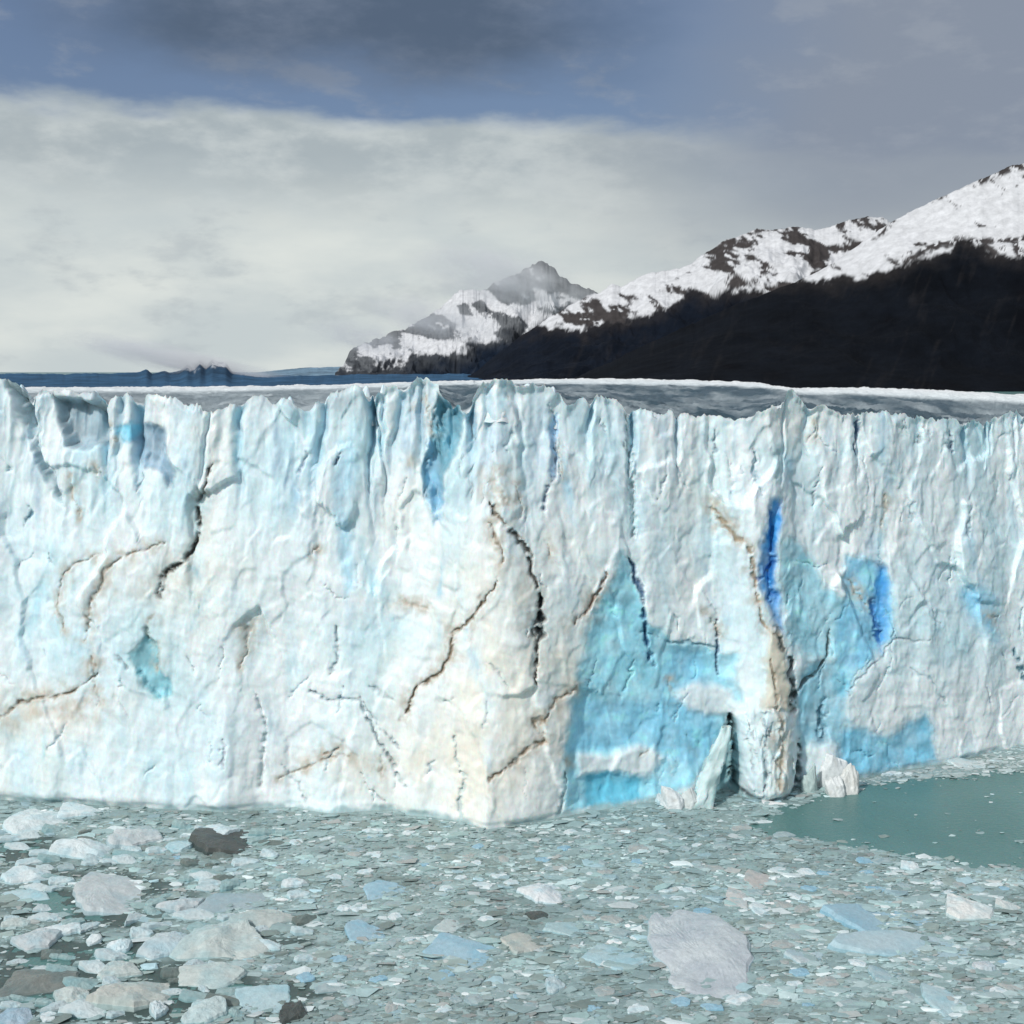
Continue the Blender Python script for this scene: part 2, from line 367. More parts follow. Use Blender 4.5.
# cracks, and the shade line of one facet edge: (polyline with half widths in px, colour, strength, depth m)
DK = np.array([.045, .04, .032]); BR = np.array([.24, .19, .13]); GB = np.array([.26, .36, .42]); NB = np.array([.02, .09, .22]); BK = np.array([.018, .03, .035])
CR = [
 ([(215,466,.8),(208,484,1.4),(197,504,1.8),(198,526,2.0),(191,549,2.2),(178,566,2.6),(163,579,3.0),(158,594,3.2)], DK, .95, 1.2),
 ([(96,552,.6),(75,566,1),(62,580,1.2),(58,600,1),(66,630,.6)], BR, .55, .5),
 ([(161,542,.6),(130,552,.8),(106,569,1.3),(99,590,1.5),(92,612,.9),(84,640,.6)], BR, .6, .5),
 ([(-20,722,1.6),(0,713,1.8),(17,703,1.6),(44,699,1.4),(66,692,1.6),(80,684,1.2),(97,674,.8)], BR, .85, .7),
 ([(92,660,.8),(98,690,1.2),(102,702,.7)], BR, .6, .4),
 ([(491,500,.9),(496,518,1.2),(508,530,1.7),(524,545,2.6),(534,576,2.2),(540,600,2.6),(539,632,3.4),(537,655,1.4),(534,682,1.2)], DK, .92, 1.1),
 ([(540,600,3),(539,634,4)], BK, .9, 1.0),
 ([(489,526,.8),(498,545,1.6),(503,562,.8)], BR, .8, .5),
 ([(498,580,.7),(481,603,1),(468,622,1.4),(452,634,2.0),(449,655,1.8),(436,675,1.6),(416,690,1.1),(402,723,.7)], BR, .92, .8),
 ([(280,782,.6),(300,771,1.1),(320,765,1.3),(350,760,1)], BR, .7, .4),
 ([(322,757,1.5),(334,754,1.6)], BR, .8, .3),
 ([(310,694,.8),(326,702,1.3),(345,700,1.3),(361,703,1.6),(372,726,1.3),(388,752,1.5),(406,790,1.2)], GB, .75, .8),
 ([(366,705,.8),(384,730,1.2),(402,748,1)], GB, .6, .6),
 ([(604,571,.9),(599,593,1.5),(590,609,1.7),(576,621,1.4)], np.array([.22, .14, .10]), .9, .7),
 ([(574,684,1),(553,709,1.2),(535,723,1.5),(545,740,1.6),(532,750,2),(508,767,1.4),(487,780,1)], BR, .85, .6),
 ([(711,508,1.6),(722,523,1.6),(743,540,1.7),(753,555,1.2),(756,590,1.1),(763,624,1.4),(774,636,1.8)], np.array([.34, .27, .18]), .85, .6),
 ([(778,630,2.6),(782,648,2.4)], BK, .8, 1.0),
 ([(791,656,2.2),(792,690,2.6),(790,706,3.2)], BK, .92, 1.4),
 ([(832,632,1.4),(827,656,1.7),(814,675,2.2),(799,690,2.0),(790,702,1.6)], np.array([.09, .12, .12]), .88, .9),
 ([(772,660,1),(774,700,1.6)], np.array([.22, .18, .12]), .7, .5),
 ([(770,512,2.5),(772,546,3),(771,580,2.6),(774,600,3)], np.array([.012, .14, .44]), .8, 1.0),
 ([(757,578,1.5),(770,566,1.8),(779,560,1.2)], np.array([.02, .12, .40]), .7, .5),
 ([(876,600,2.2),(878,626,2.8),(880,644,2)], np.array([.015, .13, .42]), .8, 1.0),
 ([(850,690,1),(893,642,.9),(930,640,.6)], GB, .5, .4),
 ([(716,622,1.2),(718,650,1.6),(719,676,1)], NB, .85, 1.0),
 ([(640,632,.7),(670,641,1.2),(698,648,1.4),(718,647,1.1)], np.array([.15, .36, .46]), .7, .5),
 ([(629,562,1.2),(640,586,2),(645,624,2.2),(653,662,1.6)], NB, .9, 1.2),
 ([(618,700,1),(632,672,1)], np.array([.18, .42, .52]), .6, .4),
 ([(823,700,2.4),(825,738,4)], np.array([.04, .16, .24]), .7, 1.2),
 ([(858,424,1.1),(858,452,1.8)], NB, .85, .9), ([(951,433,1),(953,454,1.6)], NB, .75, .9), ([(925,418,1.2),(920,440,1.8)], np.array([.22, .26, .28]), .75, .7),
 ([(715,430,1.2),(716,456,1.2)], GB, .7, .7), ([(971,508,.9),(964,538,1)], GB, .65, .5),
 ([(340,452,1),(337,466,1.8)], NB, .75, .8), ([(306,455,1.5),(302,474,2)], np.array([.24, .34, .48]), .6, .6),
 ([(546,484,1.4),(546,512,2)], NB, .75, .8), ([(553,452,1),(550,478,1.4)], NB, .6, .6),
 ([(25,506,1.6),(27,516,2.2),(18,528,1.2)], np.array([.06, .22, .32]), .8, .8),
 ([(147,630,3.5),(150,642,3.5)], np.array([.10, .16, .15]), .7, .9), ([(118,660,2),(128,668,1.5)], np.array([.16, .22, .26]), .55, .6),
 ([(249,628,2),(246,650,1),(240,668,.8)], np.array([.35, .35, .32]), .6, .5), ([(336,628,1.2),(338,656,1.6),(332,676,.8)], GB, .55, .6),
 ([(226,742,1),(222,764,1.8)], np.array([.34, .38, .46]), .6, .5), ([(255,690,1),(262,730,1.4),(258,790,1.6)], np.array([.48, .58, .60]), .6, .7),
 ([(283,766,.8),(300,790,1.2),(306,806,1)], GB, .5, .5),
 ([(629,415,1.4),(629,450,1.8),(632,500,2),(637,540,1)], np.array([.42, .52, .54]), .6, 1.0),  # first entry: shade line along a facet edge, painted and grooved
 ([(755,450,1.5),(758,480,2),(762,496,1)], np.array([.26, .46, .56]), .6, .9), ([(780,455,3),(776,480,2)], np.array([.36, .56, .60]), .5, .5),
 ([(468,425,2),(474,440,1.2)], np.array([.36, .44, .48]), .6, .5), ([(495,480,3),(500,500,3)], np.array([.60, .58, .52]), .5, .4),
 ([(395,600,1),(412,606,1.6),(424,612,.8)], np.array([.46, .43, .36]), .5, .3), ([(1019,650,2),(1024,668,2.5),(1030,680,2)], np.array([.04, .20, .28]), .8, .8),
 ([(453,735,.8),(458,770,1.2),(462,820,2)], np.array([.46, .60, .64]), .7, .9), ([(562,770,1.4),(561,812,2)], np.array([.25, .40, .44]), .7, .9),
 ([(733,716,2.5),(734,750,2.5),(736,790,3.2)], BK, .92, 2.2), ([(726,794,2),(742,792,4),(760,800,1.5)], BK, .9, 1.8),
 ([(776,706,2.2),(779,740,2.6),(776,782,1.5)], np.array([.42, .37, .28]), .75, .6), ([(762,716,1),(764,760,1.4),(760,800,1)], GB, .7, .7), ([(797,742,1.5),(799,770,3),(797,800,4)], np.array([.03, .07, .07]), .85, 1.6),
 ([(750,728,.8),(752,770,1.2)], GB, .6, .5), ([(140,668,1.2),(160,696,1)], np.array([.10, .30, .38]), .5, .4),
 ([(444,400,1.5),(441,430,2.2),(437,455,1.6)], np.array([.12, .30, .38]), .6, .8), ([(422,440,1),(426,462,1.6),(427,500,1)], np.array([.16, .32, .44]), .6, .6),
]
rs = random.Random(77)
for q_ in range(120):
    cx0 = rs.uniform(-30, 1050); cy0 = rs.choice((rs.uniform(410, 520), rs.uniform(420, 800), rs.uniform(560, 800))); ln_ = rs.uniform(6, 34) * (1.3 if cy0 < 520 else 1)
    an = rs.gauss(0, .22) if cy0 < 540 else rs.gauss(.15, .65); w_0 = rs.uniform(.4, 1.5)
    pts_ = [(cx0 + math.sin(an) * ln_ * k_ + rs.gauss(0, 1.2), cy0 + math.cos(an) * ln_ * k_, w_0 * wt_) for k_, wt_ in ((-.5, .3), (-.1, 1), (.2, .8), (.5, .3))]
    CR.append((pts_, rs.choice((GB, GB, np.array([.36, .52, .60]), np.array([.40, .58, .66]), np.array([.42, .40, .34]))), rs.uniform(.25, .65), rs.uniform(.2, .6)))
for q_ in range(46):
    cx0, cy0 = rs.choice(((rs.uniform(585, 725), rs.uniform(600, 800)), (rs.uniform(790, 900), rs.uniform(560, 770)))); ln_ = rs.uniform(8, 40); an = rs.choice((rs.gauss(0, .3), rs.gauss(1.3, .25), rs.gauss(-.7, .3)))
    pts_ = [(cx0 + math.sin(an) * ln_ * k_ + rs.gauss(0, 1.5), cy0 + math.cos(an) * ln_ * k_ + rs.gauss(0, 1.5), w_0 * wt_ * .8) for k_, wt_ in ((-.5, .3), (-.2, 1), (.2, 1), (.5, .3))]
    CR.append((pts_, rs.choice((np.array([.12, .42, .58]), np.array([.20, .52, .68]), np.array([.62, .82, .86]))), rs.uniform(.3, .7), rs.uniform(.15, .5)))
for pl, c, s, dep in CR:
    lox = min(p[0] for p in pl) - 34; hix = max(p[0] for p in pl) + 34; loy = min(p[1] for p in pl) - 34; hiy = max(p[1] for p in pl) + 34
    m = (PX > lox) & (PX < hix) & (PY > loy) & (PY < hiy)
    if not m.any(): continue
    qx = WPX[m] + 1.6 * fbm(PX[m] / 3.5, PY[m] / 3.5, 189, 2); qy = WPY[m]
    k = line_k(qx, qy, pl, .9)
    wide = line_k(qx, qy, [(a, b, w * 2.6 + 1.5) for a, b, w in pl], .8)
    brk = np.clip(.95 + 1.5 * fbm(PX[m] / 6, PY[m] / 5, 89, 3), .05, 1)
    cm = col[m]; warm = np.clip((c[0] - c[2]) * 30, 0, 1)
    halo = line_k(qx, qy, [(a, b, w * 5 + 5) for a, b, w in pl], .8) * np.clip(.25 + 1.6 * fbm(PX[m] / 8, PY[m] / 10, 190, 4), 0, 1)
    cm = cm + (np.array([.53, .49, .41]) - cm) * (np.clip(halo * .55 + wide * .45 * np.clip(.5 + 1.6 * fbm(PX[m] / 4, PY[m] / 5, 191, 3), 0, 1), 0, .8) * warm)[:, None]
    cm = cm + (c - cm) * (k * s * brk)[:, None]
    col[m] = cm
    disp[m] -= dep * (.16 * wide + .75 * k * brk)
# speckle of grit near the dirt bands, undercut at the waterline
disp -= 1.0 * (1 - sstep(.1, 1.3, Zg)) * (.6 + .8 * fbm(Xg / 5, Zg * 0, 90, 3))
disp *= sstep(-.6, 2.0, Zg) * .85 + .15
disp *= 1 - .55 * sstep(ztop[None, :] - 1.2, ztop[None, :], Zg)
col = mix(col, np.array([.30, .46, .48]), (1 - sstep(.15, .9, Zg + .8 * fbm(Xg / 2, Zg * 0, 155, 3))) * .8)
Yw = Yb - disp
Xw = Xg + .35 * fbm(Xg / 1.7, Zg / 2.2, 91, 3) * sstep(0, 3, Zg)
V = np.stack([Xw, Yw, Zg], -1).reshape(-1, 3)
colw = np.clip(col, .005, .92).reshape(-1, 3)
Fw = grid_faces(NZ, NX)

glacier = bpy.data.objects.new('glacier', None); C.objects.link(glacier)
glacier.location = (0, 205, 0)
tag(glacier, 'tall pale blue glacier wall with dark cracks standing across the whole lake', 'glacier')
OFF = np.array([0, 205, 0], np.float32)
fc = Fw[:, 0]
region = np.zeros(len(Fw), int)
PARTS = [(('main',), 'large turquoise ice face right of the centre, split by a thin dark crack'),
         (('deep', 'slab'), 'deep blue crack and turquoise slab above the dirty pillar'),
         (('right', 'rightdeep', 'column'), 'blue ice face with a dark blue stripe at its right edge'),
         (('lower',), 'blue ice patch just above the open water'),
         (('leftcyan',), 'teal wedge of ice low on the left of the wall'),
         (('upcyan', 'upblue'), 'steel blue hollow high on the left of the wall'),
         (('gorge',), 'blue gorge beside the highest spire')]
for i, (ks, lb) in enumerate(PARTS, 1):
    mk = np.max([bluek[k] for k in ks], 0) > 0
    region[mk.reshape(-1)[fc] & (region == 0)] = i
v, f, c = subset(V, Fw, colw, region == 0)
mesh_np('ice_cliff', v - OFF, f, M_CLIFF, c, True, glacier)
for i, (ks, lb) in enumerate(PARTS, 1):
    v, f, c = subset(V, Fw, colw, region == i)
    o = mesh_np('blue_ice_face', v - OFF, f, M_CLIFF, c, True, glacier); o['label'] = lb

# --- ice field behind the crest, up to the white rim
RIM = [(-200,388,290,4),(0,387.5,300,4.5),(200,387,310,4.5),(340,384.5,320,4),(440,381,330,4),(478,380.5,335,4),(560,379,340,4.2),(640,379,340,5),(700,380.5,335,4.5),(760,383,325,3.5),(783,387,310,2.5),
       (800,388,300,5),(850,387.5,300,6.5),(920,389.5,300,8),(965,391.5,300,8),(1024,395,300,8),(1300,402,300,8)]
rp = np.array(RIM, float)
ds = np.concatenate([np.linspace(0, 6, 16), np.linspace(6.6, 40, 44)[0:], np.linspace(41.5, 150, 90), np.geomspace(153, 900, 30)])
ytop_v = Yw[-1]; xtop_v = Xw[-1]; 
ND = len(ds); FX = np.repeat(xtop_v[None, :], ND, 0)
# fan slightly outwards with distance so that the field still fills the view
ysm = np.convolve(np.pad(ytop_v, 30, mode='edge'), np.hanning(61) / np.hanning(61).sum(), 'valid')
kk = sstep(.5, 6, ds[:, None])
FY = ytop_v[None, :] * (1 - kk) + ysm[None, :] * kk + ds[:, None]
FX = FX * (1 + ds[:, None] / 230.0)
pxf = 512 + F * FX / FY
Yr = np.interp(pxf, rp[:, 0], rp[:, 2]); pyr = np.interp(pxf, rp[:, 0], rp[:, 1]); th = np.interp(pxf, rp[:, 0], rp[:, 3])
zr = wz(pyr, Yr)
zc = np.repeat(ztop[None, :], ND, 0)
kw = np.hanning(61); kw /= kw.sum()
zs = np.convolve(np.pad(ztop, 30, mode='edge'), kw, 'valid')[None, :] * np.ones((ND, 1))
dr = Yr - ytop_v[None, :]
u = np.clip(ds[:, None] / dr, 0, 1)
zfield = (zs - 1.6) * (1 - u) + (zr - .5) * u - 1.2 * np.sin(np.pi * np.clip(u, 0, 1)) 
rough = 2.1 * ridged(FX / 9 + .3 * fbm(FX / 9, FY / 9, 108, 2), FY / 5, 101, 4) + .35 * fbm(FX / 2.2, FY / 2.6, 102, 4)
zfield = zfield + (rough - .3) * (1.0 - .6 * u)
blade = np.exp(-ds[:, None] / 1.6)
zF = zfield * (1 - blade) + zc * blade
thm = th / F * Yr
rimk = np.exp(-((FY - Yr) / 9.0) ** 2)
zF = np.where(FY < Yr, zF * (1 - rimk) + (zr + .55 * fbm(FX / 2.2, FY / 6, 103, 4, .6)) * rimk, zr - (FY - Yr) * .035 + .35 * fbm(FX / 3, FY / 6, 103, 3) * rimk)
colf = np.broadcast_to(np.array([.70, .78, .80]), FX.shape + (3,)).copy()
grey = np.array([.048, .088, .115])
pyf = HOR + F * (H - zF) / FY
gk = sstep(.8, 3.5, ds[:, None] + .8 * fbm(FX / 3, FY / 3, 104, 3)) * sstep(pyr + th * .75, pyr + th * 1.35, pyf + 1.2 * fbm(FX / 6, FY / 4, 105, 3)) * (FY < Yr)
leftk = 1 - sstep(330, 470, pxf) * .999
gk = gk * (1 - .25 * leftk)
colf = mix(colf, grey, gk * np.clip(.90 + .45 * fbm(FX / 5, FY / 9, 106, 5), .35, 1))
colf = mix(colf, np.array([.84, .86, .86]), rimk * (1 - gk))
Vf = np.stack([FX, FY, zF], -1).reshape(-1, 3)
mesh_np('ice_field', Vf - OFF, grid_faces(ND, NX), M_FIELD, colf.reshape(-1, 3), True, glacier)

# --- seracs standing right behind the crest
def serac(px, py, wpx, dback, seed, lean=0.0, tone=0.0):
    Y = float(np.interp(wx(px, 215), xs, Ytop)) + dback
    x0 = wx(px, Y); zt = wz(py, Y); w = wpx / F * Y * .5
    nz, na = 26, 44
    h = np.linspace(0, 1, nz)[:, None]; a = np.linspace(0, 2 * np.pi, na, endpoint=False)[None, :]
    rr = np.ones((1, na)) * 9
    r0 = random.Random(seed)
    for k in range(7):
        th0 = 2 * np.pi * k / 7 + r0.uniform(-.35, .35); dd = r0.uniform(.75, 1.1)
        cs = np.cos(a - th0); rr = np.minimum(rr, np.where(cs > .1, dd / np.maximum(cs, .1), 9))
    prof = (1 - h) ** .75 * .95 + .05
    rad = w * rr * prof * (1 + .16 * fbm(a * 2.2 + seed, h * 5 + 0 * a, seed, 4))
    zb = zt - max(7.0, w * 2.0)
    X = x0 + rad * np.cos(a) + lean * w * h; Yy = Y + rad * np.sin(a) * 1.0
    Z = zb + (zt - zb) * h + .35 * fbm(a * 3 + seed, h * 6 + 0 * a, seed + 5, 3) * (1 - h)
    Vv = np.stack([X, Yy, Z + 0 * a], -1).reshape(-1, 3)
    cc = np.broadcast_to(np.array([.74, .83, .86]), (nz, na, 3)).copy()
    cc = mix(cc, np.array([.42, .58, .66]), np.clip(.25 + tone + .8 * fbm(a * 2 + seed, h * 4 + 0 * a, seed + 9, 4), 0, 1) * .7)
    mesh_np('serac', Vv - OFF, grid_faces(nz, na, True), M_CLIFF, np.clip(cc, 0, .9).reshape(-1, 3), True, glacier)
for i, (px, py, w, d, ln, tn) in enumerate([(26,383,30,5,-.3,.6),(74,392,40,7,.2,.3),(96,389,26,9,0,.1),(128,394,34,8,.1,.4),(152,397,26,6,-.2,.5),(176,401,24,9,.2,.5),(256,395,44,6,.1,.35),(290,395,26,7,0,.4),
        (330,394,34,6,0,.3),(364,384,28,4,.2,.1),(386,383,26,5,-.2,.1),(498,378,40,4,.3,.15),(522,382,40,5,.3,.15),(548,385,34,5,.3,.2),(603,396,40,4,0,0)]):
    serac(px, py + 1.5, w, d, 200 + i, ln, tn)

# ---------------------------------------------------------------- floating ice
def rows(a): return np.asarray(a, float)
def floe_mesh(name, half_x, half_y, h, seed, c1, c2=None, outline=None, tilt=(0, 0), rough=.25, nth=72, nrg=14, rag=.06, dome=.08):
    """an angular plate or block of ice; outline = list of (x, y) in metres relative to the centre, else random"""
    r0 = random.Random(seed)
    a = np.linspace(0, 2 * np.pi, nth, endpoint=False)
    if outline is None:
        rr = np.ones(nth) * 9
        n = r0.choice((4, 5, 5, 6, 7))
        for k in range(n):
            th0 = 2 * np.pi * (k + r0.uniform(-.32, .32)) / n; dd = r0.uniform(.62, 1.0)
            cs = np.cos(a - th0); rr = np.minimum(rr, np.where(cs > .08, dd / np.maximum(cs, .08), 9))
        rr = np.minimum(rr, 1.25)
        ex = half_x * rr * np.cos(a); ey = half_y * rr * np.sin(a)
    else:
        p = rows(outline); q = np.roll(p, -1, 0); seg = np.hypot(*(q - p).T); cum = np.concatenate([[0], np.cumsum(seg)])
        s = np.linspace(0, cum[-1], nth, endpoint=False); pp = np.vstack([p, p[:1]])
        ex = np.interp(s, cum, pp[:, 0]); ey = np.interp(s, cum, pp[:, 1])
    jit = 1 + rag * fbm(a * 4 + seed, a * 0 + seed * .37, seed, 3) * np.sin(np.pi * np.arange(nth) / nth) ** .3
    ex = ex * jit; ey = ey * jit
    rho = np.concatenate([np.linspace(0, .94, nrg), [.985, 1.0, 1.015, 1.0]])[:, None]
    X = ex[None] * rho; Y = ey[None] * rho
    side = 1 - sstep(.93, 1.0, rho)
    sc = max(half_x, half_y)
    cut = np.ones(X.shape) * r0.uniform(.85, 1.0)
    for k in range(7):
        th0 = r0.uniform(0, 2 * np.pi); sl_ = r0.uniform(.12, .9); o_ = r0.uniform(.75, 1.25)
        cut = np.minimum(cut, o_ - sl_ * (X / max(half_x, .1) * math.cos(th0) + Y / max(half_y, .1) * math.sin(th0)))
    cut2 = np.ones(X.shape) * r0.uniform(.45, .75)
    cut = np.maximum(cut, cut2 * (1 - .3 * rho)); cut = np.maximum(cut, .25)
    top = h * cut * (1 - dome * rho ** 2) + tilt[0] * X + tilt[1] * Y + rough * h * (.65 * fbm(X / (sc * .3) + seed, Y / (sc * .3), seed + 3, 5, .55))
    top = np.maximum(top, .05)
    Z = top * (.45 + .55 * side)
    Z[-2] = np.minimum(Z[-2], top[-2] * .12); Z[-1] = -.25
    Vv = np.stack([X, Y, Z], -1).reshape(-1, 3)
    c1 = np.array(c1); c2 = np.array(c2 if c2 is not None else np.array(c1) * np.array([.78, .92, .97]))
    cc = np.broadcast_to(c1, X.shape + (3,)).copy()
    cc = mix(cc, c2, np.clip(.30 + 1.2 * fbm(X / (sc * .5) + seed, Y / (sc * .35), seed + 7, 4), 0, 1))
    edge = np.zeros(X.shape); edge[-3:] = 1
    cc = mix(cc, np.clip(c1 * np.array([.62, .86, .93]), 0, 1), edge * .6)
    return mesh_np(name, Vv, grid_faces(len(rho), nth, True), M_FLOE, np.clip(cc, .01, .9).reshape(-1, 3), False)

WH = (.64, .71, .72); PK = (.52, .565, .575); CY = (.44, .58, .61); BL = (.34, .50, .58); GR = (.27, .34, .35); BRN = (.21, .23, .215); CRM = (.51, .57, .55); DKI = (.08, .09, .085); LIL = (.53, .585, .605)
occupied = []
def floe(x0, x1, y0, y1, h, seed, c, label, group=None, c2=None, rot=0, outline=None, tilt=(0, 0), rough=.25, cat='ice floe', name='ice_floe', dome=.06, rag=.06):
    """x0..x1, y0..y1: where it lies in the picture"""
    cx, cy = (x0 + x1) / 2, y1 - (y1 - y0) * .5
    Yc = wY(cy + h / wY(cy) * F * .3); X = wx(cx, Yc)
    hx = (x1 - x0) / 2 / F * Yc
    dep = wY(y0 + h * .7 / Yc * F) - wY(y1) if y0 + h * .7 / Yc * F < y1 - 1.5 else 1.2
    hy = max(dep / 2, .45)
    ol = None
    if outline:
        ol = []
        for px, py in outline:
            xx, yy = lake(px, py); ol.append((xx - X, yy - Yc))
    o = floe_mesh(name, hx, hy, h, seed, c, c2, ol, tilt, rough, dome=dome, rag=rag)
    o.location = (X, Yc, 0); o.rotation_euler.z = rot
    tag(o, label, cat, group)
    occupied.append((X, Yc, hx * .8, hy * .8))
    return o

FL = [
 # --- left side, below the wall
 (0,62,806,836,1.6,WH,'pale rough ice heap touching the wall foot at the left edge',None),
 (50,112,836,862,1.9,WH,'two humped white block beside the dark water gap at upper left',None),
 (108,166,824,850,1.5,PK,'greyish white ice block below the wall right of the two humped block',None),
 (56,100,804,820,1.0,WH,'small bright floe right against the wall foot near the left edge',None),
 (165,196,838,852,.8,CY,'pale cyan lump between the grey block and the sooty floe',None),
 (0,56,866,886,1.1,WH,'bluish white floe with a dark hole at the left edge',None),
 (0,50,890,902,.6,CY,'flat turquoise plate under the floe with the dark hole',None),
 (64,148,864,918,1.3,PK,'large pinkish white rough floe left of the flat topped block',None),
 (160,207,892,916,1.3,PK,'flat topped pinkish block with a shaded front',None),
 (203,276,892,914,.7,(.36,.45,.48),'long blue grey slab behind the flat topped pinkish block',None),
 (0,32,916,930,.9,CRM,'narrow cream floe at the left edge above the pinkish triangle',None),
 (10,64,928,954,1.2,PK,'pinkish triangular floe near the left edge',None),
 (46,88,920,938,.9,WH,'white wedge floe between the pinkish triangle and the rough floe',None),
 (86,103,930,948,1.1,WH,'smaller of two bright white cubes below the rough floe',None),
 (107,134,938,956,1.2,WH,'larger of two bright white cubes below the rough floe',None),
 (138,196,928,962,1.5,(.50,.58,.60),'bluish white hump at the left end of the long white slab',None),
 (180,262,922,962,1.7,CRM,'long white slab with a dark underside leaning over the water',None),
 (230,304,908,930,1.0,(.47,.52,.50),'pale grey tongue of ice beyond the long white slab',None),
 (0,80,968,998,1.1,BRN,'brown grey dirty floe at the left edge',None),
 (96,146,958,982,1.1,CRM,'cream sloping floe above the long shadowed slab',None),
 (54,96,984,1008,1.0,CRM,'cream lump joining the tip of the long shadowed slab',None),
 (82,180,978,1012,1.5,(.52,.54,.50),'long beige slab with a deeply shadowed front near the bottom left',None),
 (172,252,962,990,1.1,CRM,'pale ridge of ice right of the long shadowed slab',None),
 (196,262,826,856,.9,DKI,'sooty black ice chunk below the wall','dark'),
 (204,240,820,842,1.4,WH,'white block resting against the sooty black chunk',None),
 (280,310,876,890,.9,WH,'lone small white floe right of the blue grey slab',None),
 (234,302,980,1016,.7,CY,'light blue floe near the bottom edge right of the pale ridge',None),
 (280,310,1000,1026,1.1,DKI,'dark wet chunk at the bottom edge',None),
 (180,232,996,1026,1.3,(.50,.60,.60),'greenish white block at the bottom edge left of the light blue floe',None),
 (147,170,998,1020,1.2,WH,'small white cube at the bottom left edge',None),
 (38,60,1010,1024,.7,WH,'tiny white wedge at the bottom left corner',None),
 (0,36,1004,1030,.9,(.38,.48,.55),'blue grey block in the bottom left corner',None),
 # --- middle
 (514,564,878,906,1.3,(.72,.75,.76),'bright white pointed floe alone in the middle of the brash ice',None),
 (524,553,909,923,.7,DKI,'dark brown chunk below the bright pointed floe',None),
 (502,554,930,954,.7,(.48,.50,.46),'cream plate under the dark brown chunk',None),
 (420,498,932,974,.7,BL,'sky blue flat floe left of the cream plate',None),
 (346,388,924,946,.5,BL,'small sky blue plate left of the big blue floe',None),
 (362,410,880,902,.5,BL,'pale blue low plate in the middle distance',None),
 (434,468,918,934,.6,(.48,.56,.56),'pale grey floe just above the sky blue flat floe',None),
 (584,648,942,972,.6,CY,'pale turquoise plate just left of the big lilac iceberg',None),
 (540,600,920,938,.5,(.40,.54,.56),'pale green flat plate right of the dark brown chunk',None),
 (545,566,974,996,.9,(.48,.58,.60),'small bluish block below the cream plate',None),
 (724,752,888,910,.6,(.56,.55,.53),'beige plate just beyond the big lilac iceberg',None),
 (738,782,872,888,.5,(.48,.46,.44),'brownish plate with a dark edge in the middle right',None),
 (748,776,903,917,.6,WH,'white pair of humps right behind the lilac iceberg',None),
 # --- right
 (938,992,898,922,1.4,(.68,.70,.68),'white pointed floe at the right with a long flat base',None),
 (992,1024,900,912,.9,(.60,.62,.60),'small cream floe at the right edge beside the pointed one',None),
 (810,936,902,934,.6,BL,'long sky blue floe left of the white pointed one',None),
 (846,984,934,960,.5,(.43,.55,.59),'long pale blue plate in front of the sky blue floe',None),
 (898,922,858,872,.9,WH,'small white floe on the edge of the open water',None),
 (922,968,986,1016,.7,CY,'turquoise floe near the bottom right corner',None),
 (970,996,958,974,.8,(.56,.60,.62),'small grey white floe right of the long pale blue plate',None),
 (780,830,948,966,.5,(.50,.58,.60),'thin pale plate right of the lilac iceberg',None),
 (870,905,968,984,.5,(.40,.52,.55),'grey turquoise plate in front of the long pale blue plate',None),
 # --- foot of the wall right of the centre
 (652,676,786,806,1.6,(.68,.74,.75),'white block at the foot of the large turquoise face',None),
 (668,704,786,802,1.3,(.55,.56,.55),'greyish heap beside the white block under the turquoise face',None),
 (820,846,778,792,1.0,(.66,.66,.62),'low white lump at the waterline below the ice boulder',None),
 (868,900,764,776,.8,(.62,.68,.70),'white slush block at the waterline under the lower blue patch',None),
 (944,986,757,769,.7,(.60,.66,.66),'flat white floe at the waterline far right of the ice boulder',None),
]
for i, (x0, x1, y0, y1, h, c, lb, g) in enumerate(FL):
    dark = c in (DKI,)
    r0 = random.Random(900 + i)
    floe(x0, x1, y0, y1, h * (1.0 if h > .7 else .6), 300 + i, c, lb, None, rot=r0.uniform(-.05, .40) if x0 < 310 else 0, tilt=(r0.uniform(-.24, .02), r0.uniform(-.04, .16)), rough=.26, rag=.10,
         cat='ice chunk' if dark or (x1 - x0) < 30 else 'ice floe', name='ice_chunk' if dark or (x1 - x0) < 30 else 'ice_floe')
floe(646, 754, 912, 999, 1.5, 777, LIL, 'big lilac white iceberg, the largest floe on the right half of the lake', None, c2=(.44, .49, .53),
     outline=[(648,924),(654,914),(664,922),(676,913),(692,915),(706,918),(716,922),(732,934),(748,940),(753,956),(749,968),(750,986),(737,996),(718,1000),(702,998),(684,992),(668,986),(672,974),(668,968),(656,960),(648,944)],
     tilt=(0, .03), rough=.42, cat='iceberg', name='iceberg', dome=.05, rag=.10)

